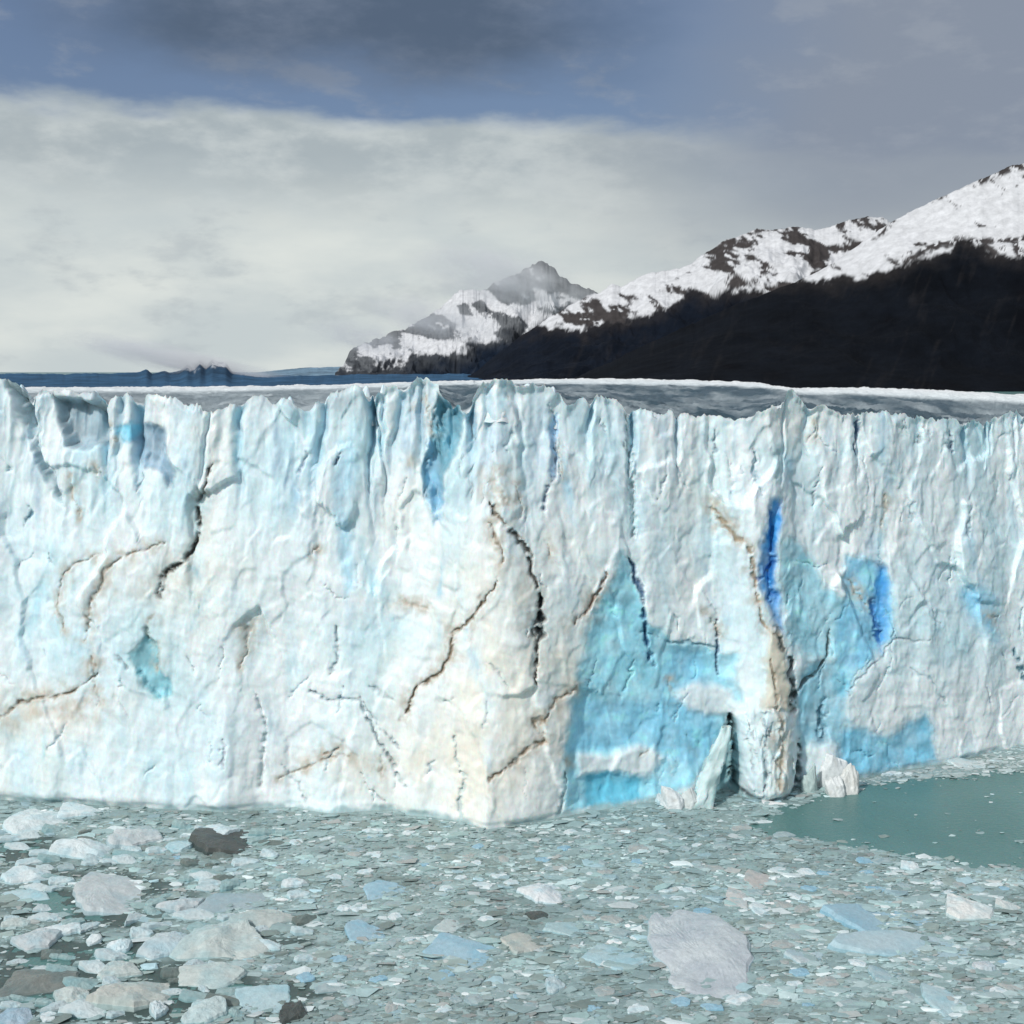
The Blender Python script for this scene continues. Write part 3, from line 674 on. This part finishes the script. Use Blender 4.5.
# white boulder of ice fallen at the foot of the wall
def boulder(px0, px1, py0, py1, name, label, seed, c, cat, squash=1.0, spiky=.35):
    cy = py1; Yc = wY(cy) + 2.5; X = wx((px0 + px1) / 2, Yc)
    hw = (px1 - px0) / 2 / F * Yc; hh = (py1 - py0) / F * Yc
    na, nb = 80, 46
    a = np.linspace(0, 2 * np.pi, na, endpoint=False)[None, :]; b = np.linspace(-.35, np.pi / 2, nb)[:, None]
    dx = np.cos(b) * np.cos(a); dy = np.cos(b) * np.sin(a); dz = np.sin(b) + 0 * a
    r0 = random.Random(seed); r = np.full(dx.shape, 9.0)
    for k in range(22):
        nv = np.array([r0.gauss(0, 1), r0.gauss(0, 1), r0.gauss(.15, .8)]); nv /= np.linalg.norm(nv)
        dt_ = dx * nv[0] + dy * nv[1] + dz * nv[2]
        r = np.minimum(r, np.where(dt_ > .08, r0.uniform(.62, 1.0) / np.maximum(dt_, .08), 9))
    r = np.minimum(r, 1.35) * (1 + spiky * .35 * fbm(dx * 2.2 + seed + dy, dz * 2.2 - dy, seed, 5, .6))
    Vv = np.stack([dx * r * hw, dy * r * hw * .7, dz * r * hh * .95], -1)
    cc = np.broadcast_to(np.array(c), dx.shape + (3,)).copy()
    cc = mix(cc, np.array([.45, .42, .36]), np.clip(1.2 * fbm(dx * 3, dz * 3 + dy * 2, seed + 4, 4) - .15, 0, 1) * .6)
    o = mesh_np(name, Vv.reshape(-1, 3), grid_faces(nb, na, True), M_FLOE, cc.reshape(-1, 3), True)
    o.location = (X, Yc, 0); tag(o, label, cat); occupied.append((X, Yc, hw, hw * .6))
    return o
boulder(808, 846, 744, 790, 'ice_boulder', 'tallest of the broken white ice blocks at the wall foot beside the open water', 31, (.70, .75, .76), 'ice boulder', spiky=.6)
boulder(834, 864, 766, 797, 'ice_boulder', 'lower cream ice block leaning on the tallest block beside the open water', 35, (.70, .72, .70), 'ice boulder', spiky=.55)
boulder(798, 820, 770, 796, 'ice_boulder', 'small greenish ice block between the dirty pillar and the tallest white block', 37, (.46, .58, .57), 'ice boulder', spiky=.6)
boulder(824, 848, 778, 800, 'ice_boulder', 'small white ice chunk at the very edge of the teal pool below the tallest block', 39, (.70, .74, .74), 'ice boulder', spiky=.6)
boulder(676, 704, 794, 812, 'ice_boulder', 'pale grey ice chunk touching the foot of the leaning slab', 41, (.56, .62, .62), 'ice boulder', spiky=.6)
boulder(656, 692, 792, 812, 'ice_boulder', 'small jagged white ice heap in front of the turquoise face', 33, (.74, .79, .80), 'ice boulder', spiky=.5)

# slab of ice leaning against the wall beside the dark fissure
def leaning_slab():
    Yc = wY(808) + 1.0
    p0 = np.array([wx(700, Yc), Yc - .5, -.3]); p1 = np.array([wx(728, Yc + 3), Yc + 5.0, wz(728, Yc + 4)])
    n = 30; tt = np.linspace(0, 1, n)[:, None]; a = np.linspace(0, 2 * np.pi, 26, endpoint=False)[None, :]
    ctr = p0 + (p1 - p0) * tt
    w = (1.6 + .5 * np.sin(np.pi * tt) - .9 * tt) * (1 + .5 * fbm(a * 2, tt * 5 + 0 * a, 5, 4) + .35 * facets(a * 1.6, tt * 4 + 0 * a, 6))
    sq = np.minimum(1 / np.maximum(np.abs(np.cos(a)), .01), 1 / np.maximum(np.abs(np.sin(a)), .01)) * .8
    X = ctr[:, :1] + w * sq * np.cos(a) * 1.15; Y = ctr[:, 1:2] + w * sq * np.sin(a) * .9; Z = ctr[:, 2:] + .25 * fbm(a * 3, tt * 9 + 0 * a, 8, 3)
    Vv = np.stack([X, Y, Z], -1)
    cc = np.broadcast_to(np.array([.62, .76, .76]), X.shape + (3,)).copy()
    cc = mix(cc, np.array([.22, .38, .38]), np.clip(.35 + 1.5 * fbm(a * 2, tt * 6 + 0 * a, 9, 4), 0, 1) * .7)
    o = mesh_np('ice_slab', (Vv - p0).reshape(-1, 3), grid_faces(n, 26, True), M_CLIFF, cc.reshape(-1, 3), True)
    o.location = p0
    tag(o, 'tall grey green ice slab leaning against the wall beside the black fissure', 'ice slab')
leaning_slab()

# ---------------------------------------------------------------- brash ice: density over the lake in picture coordinates
OPENW = [(752,826),(790,806),(830,794),(862,784),(920,779),(980,775),(1024,772),(1300,764),(1300,892),(1024,870),(980,868),(930,860),(890,852),(850,846),(815,840),(780,836)]
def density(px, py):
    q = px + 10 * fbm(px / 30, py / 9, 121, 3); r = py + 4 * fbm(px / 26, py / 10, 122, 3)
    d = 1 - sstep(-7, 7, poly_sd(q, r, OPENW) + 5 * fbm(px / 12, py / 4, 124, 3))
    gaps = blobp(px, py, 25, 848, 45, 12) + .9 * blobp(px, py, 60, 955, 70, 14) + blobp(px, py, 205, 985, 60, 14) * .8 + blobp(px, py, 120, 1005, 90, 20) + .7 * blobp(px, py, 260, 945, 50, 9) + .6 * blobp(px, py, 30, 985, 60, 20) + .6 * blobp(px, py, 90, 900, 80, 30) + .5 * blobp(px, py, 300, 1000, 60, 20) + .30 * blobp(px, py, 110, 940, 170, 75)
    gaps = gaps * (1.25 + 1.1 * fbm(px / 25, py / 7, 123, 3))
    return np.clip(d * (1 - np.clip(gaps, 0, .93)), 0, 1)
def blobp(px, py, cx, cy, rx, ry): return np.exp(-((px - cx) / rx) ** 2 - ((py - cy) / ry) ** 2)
def topx(X, Y): return 512 + F * X / Y, HOR + F * H / Y

# slush sheet between the pieces
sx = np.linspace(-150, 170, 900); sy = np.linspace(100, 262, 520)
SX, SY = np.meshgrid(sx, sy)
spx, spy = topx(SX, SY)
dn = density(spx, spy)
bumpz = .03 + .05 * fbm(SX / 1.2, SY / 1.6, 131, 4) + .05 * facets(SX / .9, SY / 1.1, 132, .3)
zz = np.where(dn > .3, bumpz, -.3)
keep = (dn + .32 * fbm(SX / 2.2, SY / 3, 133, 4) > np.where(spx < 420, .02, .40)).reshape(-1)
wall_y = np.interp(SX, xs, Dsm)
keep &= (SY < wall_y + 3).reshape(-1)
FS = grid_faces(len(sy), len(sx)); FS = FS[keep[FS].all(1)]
sc_ = np.broadcast_to(np.array([.26, .36, .36]), SX.shape + (3,)).copy()
sc_ = mix(sc_, np.array([.38, .50, .50]), np.clip(.3 + 1.5 * fbm(SX / 14, SY / 4, 134, 4), 0, 1))
sc_ = mix(sc_, np.array([.22, .275, .25]), np.clip(1.4 * fbm(SX / 20, SY / 9, 135, 4), 0, 1) * .7)
sc_ = mix(sc_, np.array([.15, .22, .22]), np.clip(1.6 * fbm(SX / 1.4, SY / 1.6, 136, 4), 0, 1) * .6)
sc_ = mix(sc_, np.array([.035, .06, .055]), (1 - sstep(.25, .9, dn + .25 * fbm(SX / 2, SY / 2, 137, 3))) * (spx < 420) * .9)  # shadow in the gaps between floes, painted dark into the slush
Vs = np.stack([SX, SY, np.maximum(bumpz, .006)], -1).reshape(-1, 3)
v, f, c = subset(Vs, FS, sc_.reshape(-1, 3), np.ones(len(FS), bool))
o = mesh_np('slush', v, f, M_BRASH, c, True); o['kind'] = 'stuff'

# prototypes: convex angular bits
import bmesh
def proto(seed):
    r0 = random.Random(seed); bm = bmesh.new()
    for k in range(13):
        th = r0.uniform(0, 2 * math.pi); rr = r0.uniform(.55, 1)
        bm.verts.new((rr * math.cos(th), rr * math.sin(th) * .75, r0.choice((-.5, r0.uniform(.2, 1), r0.uniform(.5, 1)))))
    bmesh.ops.convex_hull(bm, input=bm.verts)
    bmesh.ops.delete(bm, geom=[q for q in bm.verts if not q.link_faces], context='VERTS')
    bmesh.ops.triangulate(bm, faces=bm.faces)
    bm.verts.index_update()
    v = np.array([q.co[:] for q in bm.verts]); f = np.array([[q.index for q in fc_.verts] for fc_ in bm.faces]); bm.free()
    return v, f
PROT = [proto(500 + i) for i in range(24)]
PAL = np.array([[.295,.405,.41],[.39,.50,.505],[.25,.32,.305],[.32,.46,.50],[.58,.66,.67],[.37,.40,.39],[.31,.44,.435]]) * 1.03
NB_ = 95000
Yc = 118 + (258 - 118) * rng.random(NB_) ** 1.15; Xc = (rng.random(NB_) * 2 - 1) * (Yc * .50 + 8)
cpx_, cpy_ = topx(Xc, Yc); dn = density(cpx_, cpy_)
ok = (rng.random(NB_) < dn * .95 + .012) & (Yc < np.interp(Xc, xs, Dsm) - .3)
Xc, Yc, cpx_, cpy_ = Xc[ok], Yc[ok], cpx_[ok], cpy_[ok]
sz = np.clip(np.exp(rng.normal(-1.38, .66, len(Xc))), .09, 1.7)
lp = fbm(Xc / 16, Yc / 6, 141, 3); lp2 = fbm(Xc / 4.5, Yc / 2.6, 142, 3)
VV = []; FF = []; CC = []; base = 0
for i in range(len(Xc)):
    pv, pf = PROT[i % 24]
    th = rng.normal(.08, .4); s = sz[i]; ca, sa = math.cos(th), math.sin(th)
    tx_, ty_ = rng.normal(0, .10, 2)
    hz = min(s, .9) * (.14 + .26 * rng.random())
    q = np.empty_like(pv); q[:, 0] = Xc[i] + s * 1.55 * (pv[:, 0] * ca - pv[:, 1] * sa); q[:, 1] = Yc[i] + s * (pv[:, 0] * sa + pv[:, 1] * ca); q[:, 2] = pv[:, 2] * hz + s * (pv[:, 0] * tx_ + pv[:, 1] * ty_) + .03
    VV.append(q); FF.append(pf + base); base += len(pv)
    w = np.array([.36, .18 + .14 * lp[i], .18, .03 + .16 * max(lp[i], 0), .05 + .16 * max(lp2[i], 0), .06, .16]); w = np.clip(w, .01, 1); w /= w.sum()
    cc = PAL[rng.choice(7, p=w)] * rng.uniform(.86, 1.14) * (1 + .30 * lp[i] + .38 * lp2[i])
    if cpy_[i] < 800 and cpx_[i] > 840: cc = cc * .6 + np.array([.6, .65, .65]) * .4
    CC.append(np.broadcast_to(cc, q.shape))
o = mesh_np('brash_ice', np.concatenate(VV), np.concatenate(FF), M_BRASH, np.clip(np.concatenate(CC), .02, .85), False); o['kind'] = 'stuff'

SLABS = [('white', (.56,.64,.65), 'pale angular slab crowded among the floes near the bottom left corner'),
         ('teal', (.32,.44,.44), 'grey teal slab crowded among the floes near the bottom left corner'),
         ('dirty', (.17,.20,.185), 'dark grey slab crowded among the floes near the bottom left corner')]  # darkest of the three slab tones
slab0 = {}
for kn, c, lb in SLABS:
    slab0[kn] = [floe_mesh('ice_floe', 1.5, .75, .6, 1500 + 10 * len(slab0) + q_, c, None, None, (-.20, .10), .24, nth=48, nrg=8, rag=.08) for q_ in range(5)]
rq = random.Random(12); usedS = set(); nS = 0; tS = 0
while nS < 110 and tS < 4000:
    tS += 1
    px = rq.uniform(2, 330); py = rq.uniform(826, 1018)
    if px > 220 + rq.uniform(0, 110): continue
    X, Y = lake(px, py)
    if any(abs(X - a) < hx + .2 and abs(Y - b) < hy + .4 for a, b, hx, hy in occupied): continue
    kn, c, lb = rq.choices(SLABS, (4, 3, 2))[0]; p = rq.choice(slab0[kn])
    if p.name in usedS:
        o = p.copy(); C.objects.link(o)
    else:
        o = p; usedS.add(p.name)
    s_ = rq.uniform(.5, 1.45); o.location = (X, Y, 0); o.scale = (s_ * rq.uniform(.8, 1.4), s_ * rq.uniform(.8, 1.5), s_ * rq.uniform(.7, 1.3)); o.rotation_euler.z = rq.gauss(.35, .35)
    tag(o, lb, 'ice floe', 'crowded ' + kn + ' slabs at the bottom left'); occupied.append((X, Y, s_ * 1.2, s_ * .8)); nS += 1
for l in slab0.values():
    for o in l:
        if o.name not in usedS: bpy.data.objects.remove(o)

# medium floes one could count
KINDS = [('white', (.64,.70,.71), 'small white floe drifting loose in the grey brash ice'),
         ('grey', (.36,.44,.45), 'small grey green floe drifting loose in the brash ice'),
         ('blue', (.30,.48,.58), 'small pale blue floe drifting loose in the brash ice'),
         ('beige', (.41,.43,.415), 'small beige floe drifting loose in the brash ice')]
protos = {}
for kn, c, lb in KINDS:
    protos[kn] = []
    for v_ in range(5):
        o = floe_mesh('ice_floe', 1.0, .8, .32, 1200 + len(protos) * 10 + v_, c, None, None, (0, 0), .35, nth=32, nrg=6, rag=.1)
        protos[kn].append(o)
used = set(); n = 0; tries = 0; rr0 = random.Random(5)
while n < 165 and tries < 5000:
    tries += 1
    px = rr0.uniform(10, 1014); py = rr0.uniform(828, 1016)
    if float(density(np.array([px]), np.array([py]))[0]) < .6: continue
    X, Y = lake(px, py)
    if any(abs(X - a) < hx + 1 and abs(Y - b) < hy + 1.2 for a, b, hx, hy in occupied): continue
    kn, c, lb = rr0.choices(KINDS, (4, 4, 2, 2))[0]
    p = rr0.choice(protos[kn])
    if p.name in used:
        o = p.copy(); C.objects.link(o)
    else:
        o = p; used.add(p.name)
    s = rr0.uniform(.6, 1.35)
    o.location = (X, Y, 0.02); o.scale = (s * rr0.uniform(1, 1.5), s * rr0.uniform(.9, 1.5), s); o.rotation_euler.z = rr0.gauss(0, .5)
    tag(o, lb, 'ice floe', 'small ' + kn + ' floes in the brash ice')
    occupied.append((X, Y, s * .9, s * .8)); n += 1
for l in protos.values():
    for o in l:
        if o.name not in used: bpy.data.objects.remove(o)

# ---------------------------------------------------------------- mountains
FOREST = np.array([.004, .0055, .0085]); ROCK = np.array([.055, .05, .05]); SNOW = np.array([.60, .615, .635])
def mountain(name, sky, Yr, Yf, seed, snowl, na=620, nr=150, patch=10, rockk=.5, forest=FOREST, rock=ROCK, scree=.3, jag=1.5, zfoot=0.0, gully=.10, ridges=()):
    s = np.array(sky, float); a = np.linspace(s[0, 0], s[-1, 0], na)[None, :]
    jg = jag * fbm(a / 11, a * 0, seed, 4, .6) + jag * .5 * (ridged(a / 5, a * 0, seed + 2, 2) - .4)
    skyy = np.interp(a, s[:, 0], s[:, 1]) - jg
    zsk = wz(skyy, Yr)
    zsk = np.maximum(zsk, zfoot + 3)
    tt = np.concatenate([np.linspace(0, 1, nr), np.linspace(1.03, 1.6, 20)])[:, None]
    r = Yf + (Yr - Yf) * tt
    prof = np.where(tt <= 1, .62 * tt + .38 * tt ** 2.2, np.maximum(1 - (tt - 1) * 1.3, 0))
    X = (a - 512) / F * r
    nz_ = ridged(X / 900 + .3 * fbm(X / 500, r / 900, seed + 3, 3), r / 1600, seed + 4, 5, .55) - .5
    n2 = fbm(X / 160, r / 260, seed + 5, 5, .55)
    env = np.clip(4 * tt * (1 - tt), 0, 1) + .12 * (tt > 1)
    relz = (zsk - zfoot)
    z = zfoot + relz * prof + relz * env * (gully * 1.6 * nz_ + gully * .35 * n2)
    # never rise past the traced skyline
    lim = H + (zsk - H) * r / Yr
    z = np.where(tt < 1, np.minimum(z, lim - (1 - tt) * relz * .06), z)
    z = np.where(tt < .004, -8.0, z)
    py = HOR + F * (H - z) / r
    sl = np.array(snowl, float); sy_ = np.interp(a, sl[:, 0], sl[:, 1])
    pn = fbm(a / 13 + 0 * tt, py / 10, seed + 7, 5, .6) * patch
    gl = (ridged((a + .35 * py) / 12, py / 30, seed + 8, 4) - .45) * patch * .9
    k = sstep(-2.5, 2.5, sy_ - py + pn + gl)
    rk = sstep(.05, .22, fbm((a + .9 * py) / 30, (py - .35 * a) / 13, seed + 9, 6, .58) + .30 * (ridged((a - .8 * py) / 9, py / 14, seed + 12, 4) - .5) - (.55 - rockk))
    for pl in ridges:
        rk = np.maximum(rk, line_k(a + 3 * fbm(a / 5 + 0 * tt, py / 5, seed + 14, 3), py + 3 * fbm(a / 6 + 0 * tt, py / 4, seed + 15, 3) + 0 * a, pl, 1.2) * (fbm(a / 4 + 0 * tt, py / 4, seed + 16, 3) > -.25))
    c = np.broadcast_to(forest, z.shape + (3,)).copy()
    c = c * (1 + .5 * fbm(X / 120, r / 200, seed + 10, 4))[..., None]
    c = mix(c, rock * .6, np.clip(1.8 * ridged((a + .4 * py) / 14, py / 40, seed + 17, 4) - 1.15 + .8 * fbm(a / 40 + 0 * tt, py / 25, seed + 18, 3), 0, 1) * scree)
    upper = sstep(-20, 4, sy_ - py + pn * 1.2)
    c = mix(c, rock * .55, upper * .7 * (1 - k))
    c = mix(c, SNOW, k * (1 - rk * .96)); c = mix(c, rock, k * rk)
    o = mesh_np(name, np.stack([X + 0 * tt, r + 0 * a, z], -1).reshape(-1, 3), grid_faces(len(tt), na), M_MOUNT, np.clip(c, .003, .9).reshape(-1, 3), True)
    o['kind'] = 'structure'
    return o

A_SKY = [(335,370),(345,362),(350,352),(358,345),(375,340),(392,333),(402,330),(412,324),(428,318),(440,308),(447,300),(455,292),(470,290),(480,292),(490,286),(498,282),(508,278),(518,273),(530,268),(538,263),(545,261),(552,266),(560,275),(570,281),(580,285),(592,290),(610,300),(640,320),(680,345),(720,368)]
A_SNOW = [(335,374),(345,368),(390,364),(430,358),(460,352),(480,340),(500,336),(530,330),(560,312),(600,300),(720,300)]
mountain('mountain', A_SKY, 13000, 10500, 21, A_SNOW, patch=11, rockk=.64, jag=3.4, rock=np.array([.13, .14, .15]), gully=.34, forest=np.array([.008,.014,.026]))  # distance haze put into the navy forest and paler rock colours
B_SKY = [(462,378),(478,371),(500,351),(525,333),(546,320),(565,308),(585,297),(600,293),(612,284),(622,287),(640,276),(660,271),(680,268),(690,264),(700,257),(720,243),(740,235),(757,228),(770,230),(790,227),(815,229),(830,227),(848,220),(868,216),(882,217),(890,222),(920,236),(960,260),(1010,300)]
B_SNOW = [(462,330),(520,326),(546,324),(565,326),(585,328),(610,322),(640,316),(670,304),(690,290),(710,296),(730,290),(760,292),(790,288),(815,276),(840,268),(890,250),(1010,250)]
mountain('mountain', B_SKY, 8200, 6000, 22, B_SNOW, forest=np.array([.0055, .0085, .015]), patch=9, rockk=.62, jag=1.6, gully=.22)  # forest colour carries the blue haze of its distance
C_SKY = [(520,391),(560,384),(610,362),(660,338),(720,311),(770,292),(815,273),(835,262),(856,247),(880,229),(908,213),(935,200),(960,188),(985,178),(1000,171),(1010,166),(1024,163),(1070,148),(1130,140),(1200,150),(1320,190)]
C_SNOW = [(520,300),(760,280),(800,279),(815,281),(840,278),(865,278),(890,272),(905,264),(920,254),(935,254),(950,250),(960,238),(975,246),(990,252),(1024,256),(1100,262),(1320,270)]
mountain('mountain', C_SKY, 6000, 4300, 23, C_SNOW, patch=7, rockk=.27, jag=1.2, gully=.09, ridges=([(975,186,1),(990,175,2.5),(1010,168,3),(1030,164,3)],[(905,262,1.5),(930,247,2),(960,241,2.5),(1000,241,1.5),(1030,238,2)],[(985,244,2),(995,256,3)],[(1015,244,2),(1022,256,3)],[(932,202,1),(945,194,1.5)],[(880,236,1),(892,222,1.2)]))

# low dark shore left of the mountains, with a snow slope rising into the cloud behind it
S_SKY = [(-260,372),(-60,374),(0,373.5),(60,374),(120,373),(140,372),(146,369),(152,373),(165,371),(170,373),(180,370),(187,364),(193,368),(200,360),(206,366),(212,359),(219,362),(226,363),(232,371),(250,375),(290,375.5),(340,375),(360,374),(470,374),(520,374)]
mountain('hills', S_SKY, 9000, 4200, 24, [(-260,330),(135,330),(150,368),(235,367),(250,330),(520,330)], patch=7, rockk=.62, jag=.9, nr=40, rock=np.array([.03, .06, .10]), forest=np.array([.04, .10, .18]), gully=.05)

T_SKY = [(180,374),(260,372),(300,368),(345,366.5),(370,367),(420,370),(480,374)]
mountain('hills', T_SKY, 16000, 13500, 25, [(180,330),(480,330)], patch=1, rockk=.3, jag=.4, nr=40, forest=np.array([.16, .25, .33]), gully=.05)

# ---------------------------------------------------------------- sky, sun
SUN_EL, SUN_AZ = R(37), R(-142)      # azimuth measured from +Y (view direction), negative = left; sun is behind the camera on the left
w = bpy.data.worlds.new('World'); SC.world = w; w.use_nodes = True
nt = w.node_tree; L = nt.links
for nd in list(nt.nodes): nt.nodes.remove(nd)
out = N(nt, 'ShaderNodeOutputWorld'); bg = N(nt, 'ShaderNodeBackground', Strength=1.0); L.new(bg.outputs[0], out.inputs[0])
sk = N(nt, 'ShaderNodeTexSky', sky_type='NISHITA', sun_disc=False, sun_elevation=SUN_EL, sun_rotation=SUN_AZ)
def M(op, a, b=None, clamp=False):
    n = N(nt, 'ShaderNodeMath', operation=op, use_clamp=clamp)
    for i, q in enumerate((a, b)):
        if q is None: continue
        if hasattr(q, 'links'): L.new(q, n.inputs[i])
        else: n.inputs[i].default_value = q
    return n.outputs[0]
def SS(v, a, b):
    n = N(nt, 'ShaderNodeMapRange', interpolation_type='SMOOTHSTEP')
    L.new(v, n.inputs['Value']); n.inputs['From Min'].default_value = min(a, b); n.inputs['From Max'].default_value = max(a, b)
    n.inputs['To Min'].default_value = 0 if a < b else 1; n.inputs['To Max'].default_value = 1 if a < b else 0
    return n.outputs[0]
def MIXC(f, a, b):
    n = N(nt, 'ShaderNodeMix', data_type='RGBA')
    if hasattr(f, 'links'): L.new(f, n.inputs[0])
    else: n.inputs[0].default_value = f
    for i, q in ((6, a), (7, b)):
        if hasattr(q, 'links'): L.new(q, n.inputs[i])
        else: n.inputs[i].default_value = (*q, 1)
    return n.outputs[2]
tc = N(nt, 'ShaderNodeTexCoord'); sep = N(nt, 'ShaderNodeSeparateXYZ'); L.new(tc.outputs['Generated'], sep.inputs[0])
el = M('ARCSINE', sep.outputs[2]); az = M('ARCTAN2', sep.outputs[0], sep.outputs[1])
def wnoise(scale, stretch, detail=6, rough=.55, off=0.0):
    mp = N(nt, 'ShaderNodeMapping'); mp.inputs['Scale'].default_value = stretch; mp.inputs['Location'].default_value = (off, off, off)
    L.new(tc.outputs['Generated'], mp.inputs['Vector'])
    n = N(nt, 'ShaderNodeTexNoise', Scale=scale, Detail=float(detail), Roughness=rough); L.new(mp.outputs[0], n.inputs['Vector'])
    return M('SUBTRACT', n.outputs['Fac'], .5)
nA = wnoise(5, (1, 1, 3.0)); nB = wnoise(11, (1, 1, 2.2), 8, .6, 3.1); nC = wnoise(3, (1, 1, 2.5), 5, .5, 7.7); nD = wnoise(24, (1, 1, 2.5), 6, .6, 1.3)
elw = M('ADD', el, M('ADD', M('ADD', M('MULTIPLY', nA, .07), M('MULTIPLY', nB, .035)), M('MULTIPLY', nD, .012)))
azw = M('ADD', az, M('MULTIPLY', nC, .25))
# clear sky: the Nishita sky, thinly veiled
clear = N(nt, 'ShaderNodeMix', data_type='RGBA', blend_type='MULTIPLY'); clear.inputs[0].default_value = 1
L.new(sk.outputs[0], clear.inputs[6]); clear.inputs[7].default_value = (.085, .085, .085, 1)
veil = MIXC(.55, clear.outputs[2], (.13, .19, .34))
# slate veil towards the right
c1 = MIXC(M('MULTIPLY', SS(azw, .05, .30), .92), veil, (.255, .295, .365))
c1 = MIXC(M('MULTIPLY', SS(M('ADD', nB, M('MULTIPLY', nD, .6)), .02, .24), .40), c1, (.34, .38, .44))
# dark cloud over the top left
dk = M('MULTIPLY', SS(elw, .215, .262), M('MULTIPLY', SS(azw, -.40, -.27), SS(azw, .16, .0)))
c2 = MIXC(M('MULTIPLY', dk, .85), c1, MIXC(SS(nB, -.15, .2), (.085, .12, .175), (.16, .20, .27)))
# the sky above the frame: broken cloud
hi = MIXC(SS(nC, -.12, .12), MIXC(.3, clear.outputs[2], (.5, .52, .55)), (.72, .74, .76))
c3 = MIXC(SS(elw, .30, .42), c2, hi)
# pale cloud bank along the horizon
bank = M('MULTIPLY', SS(M('ADD', elw, M('MULTIPLY', SS(azw, .05, .35), .03)), .210, .188), M('SUBTRACT', 1.0, M('MULTIPLY', M('MULTIPLY', SS(azw, .08, .30), SS(elw, .10, .16)), .55)))
bcol = MIXC(SS(nA, -.16, .18), (.56, .62, .63), (.72, .76, .73))
bcol = MIXC(M('MULTIPLY', SS(M('ADD', nB, M('MULTIPLY', nD, .5)), .02, .22), .40), bcol, (.38, .43, .47))
bcol = MIXC(M('MULTIPLY', SS(elw, .10, .17), .75), bcol, MIXC(SS(nB, -.12, .15), (.33, .39, .43), (.56, .61, .62)))
rightk = M('MULTIPLY', SS(azw, -.02, .26), SS(elw, .03, .13))
bcol = MIXC(M('MULTIPLY', rightk, .85), bcol, (.31, .35, .40))
c4 = MIXC(bank, c3, bcol)
# below the horizon
c5 = MIXC(SS(el, -.002, -.03), c4, (.12, .18, .2))
L.new(c5, bg.inputs['Color'])

sun = bpy.data.lights.new('sun', 'SUN'); sun.energy = 2.75; sun.angle = R(3); sun.color = (1, .965, .92)
so = bpy.data.objects.new('sun', sun); C.objects.link(so)
from mathutils import Vector
d = Vector((math.cos(SUN_EL) * math.sin(SUN_AZ), math.cos(SUN_EL) * math.cos(SUN_AZ), math.sin(SUN_EL)))
so.rotation_euler = d.to_track_quat('Z', 'Y').to_euler(); so.location = (-200, -300, 400)

# ---------------------------------------------------------------- air
def mist(px, py, rpx, rpy, Y, ry, dens, seed):
    me = bpy.data.meshes.new('mist'); bm = bmesh.new(); bmesh.ops.create_icosphere(bm, subdivisions=3, radius=1); bm.to_mesh(me); bm.free()
    o = bpy.data.objects.new('mist', me); C.objects.link(o)
    o.location = (wx(px, Y), Y, wz(py, Y)); o.scale = (rpx / F * Y, ry, rpy / F * Y); o.rotation_euler.y = .22
    m = bpy.data.materials.new('mist_air'); m.use_nodes = True; t_ = m.node_tree; t_.nodes.remove(t_.nodes['Principled BSDF'])
    tc_ = N(t_, 'ShaderNodeTexCoord'); ln = N(t_, 'ShaderNodeVectorMath', operation='LENGTH'); t_.links.new(tc_.outputs['Object'], ln.inputs[0])
    mr_ = N(t_, 'ShaderNodeMapRange', interpolation_type='SMOOTHSTEP'); mr_.inputs['From Min'].default_value = .15; mr_.inputs['From Max'].default_value = 1.0
    mr_.inputs['To Min'].default_value = 1; mr_.inputs['To Max'].default_value = 0; t_.links.new(ln.outputs['Value'], mr_.inputs['Value'])
    mp_ = N(t_, 'ShaderNodeMapping'); mp_.inputs['Location'].default_value = (seed, seed, seed); mp_.inputs['Scale'].default_value = (1.6, .8, 1.0); t_.links.new(tc_.outputs['Object'], mp_.inputs['Vector'])
    nz_ = N(t_, 'ShaderNodeTexNoise', Scale=2.2, Detail=5.0, Roughness=.6); t_.links.new(mp_.outputs[0], nz_.inputs['Vector'])
    m2_ = N(t_, 'ShaderNodeMapRange'); m2_.inputs['From Min'].default_value = .36; m2_.inputs['From Max'].default_value = .66; m2_.inputs['To Min'].default_value = 0; m2_.inputs['To Max'].default_value = dens
    t_.links.new(nz_.outputs['Fac'], m2_.inputs['Value'])
    mu = N(t_, 'ShaderNodeMath', operation='MULTIPLY'); t_.links.new(mr_.outputs[0], mu.inputs[0]); t_.links.new(m2_.outputs[0], mu.inputs[1])
    v = N(t_, 'ShaderNodeVolumePrincipled'); v.inputs['Color'].default_value = (.96, .97, .98, 1); t_.links.new(mu.outputs[0], v.inputs['Density'])
    t_.links.new(v.outputs[0], t_.nodes['Material Output'].inputs['Volume'])
    me.materials.append(m); o['kind'] = 'stuff'
mist(505, 278, 120, 38, 9900, 420, .0056, 3.0)
mist(185, 362, 150, 17, 8300, 320, .0120, 8.0)
mist(430, 318, 90, 26, 9900, 420, .0045, 11.0)
mist(365, 338, 70, 20, 9900, 420, .0040, 5.0)

# ---------------------------------------------------------------- camera, colour
cam = bpy.data.cameras.new('camera'); co = bpy.data.objects.new('camera', cam); C.objects.link(co)
cam.sensor_width = 36; cam.lens = F / 1024 * 36; cam.shift_y = -(512 - HOR) / 1024
cam.clip_start = 1; cam.clip_end = 200000
co.location = (0, 0, H); co.rotation_euler = (R(90), 0, 0)
SC.camera = co
SC.cycles.volume_bounces = 5
SC.view_settings.view_transform = 'Standard'; SC.view_settings.look = 'None'; SC.view_settings.exposure = 0; SC.view_settings.gamma = 1
SC.render.resolution_x = SC.render.resolution_y = 1024
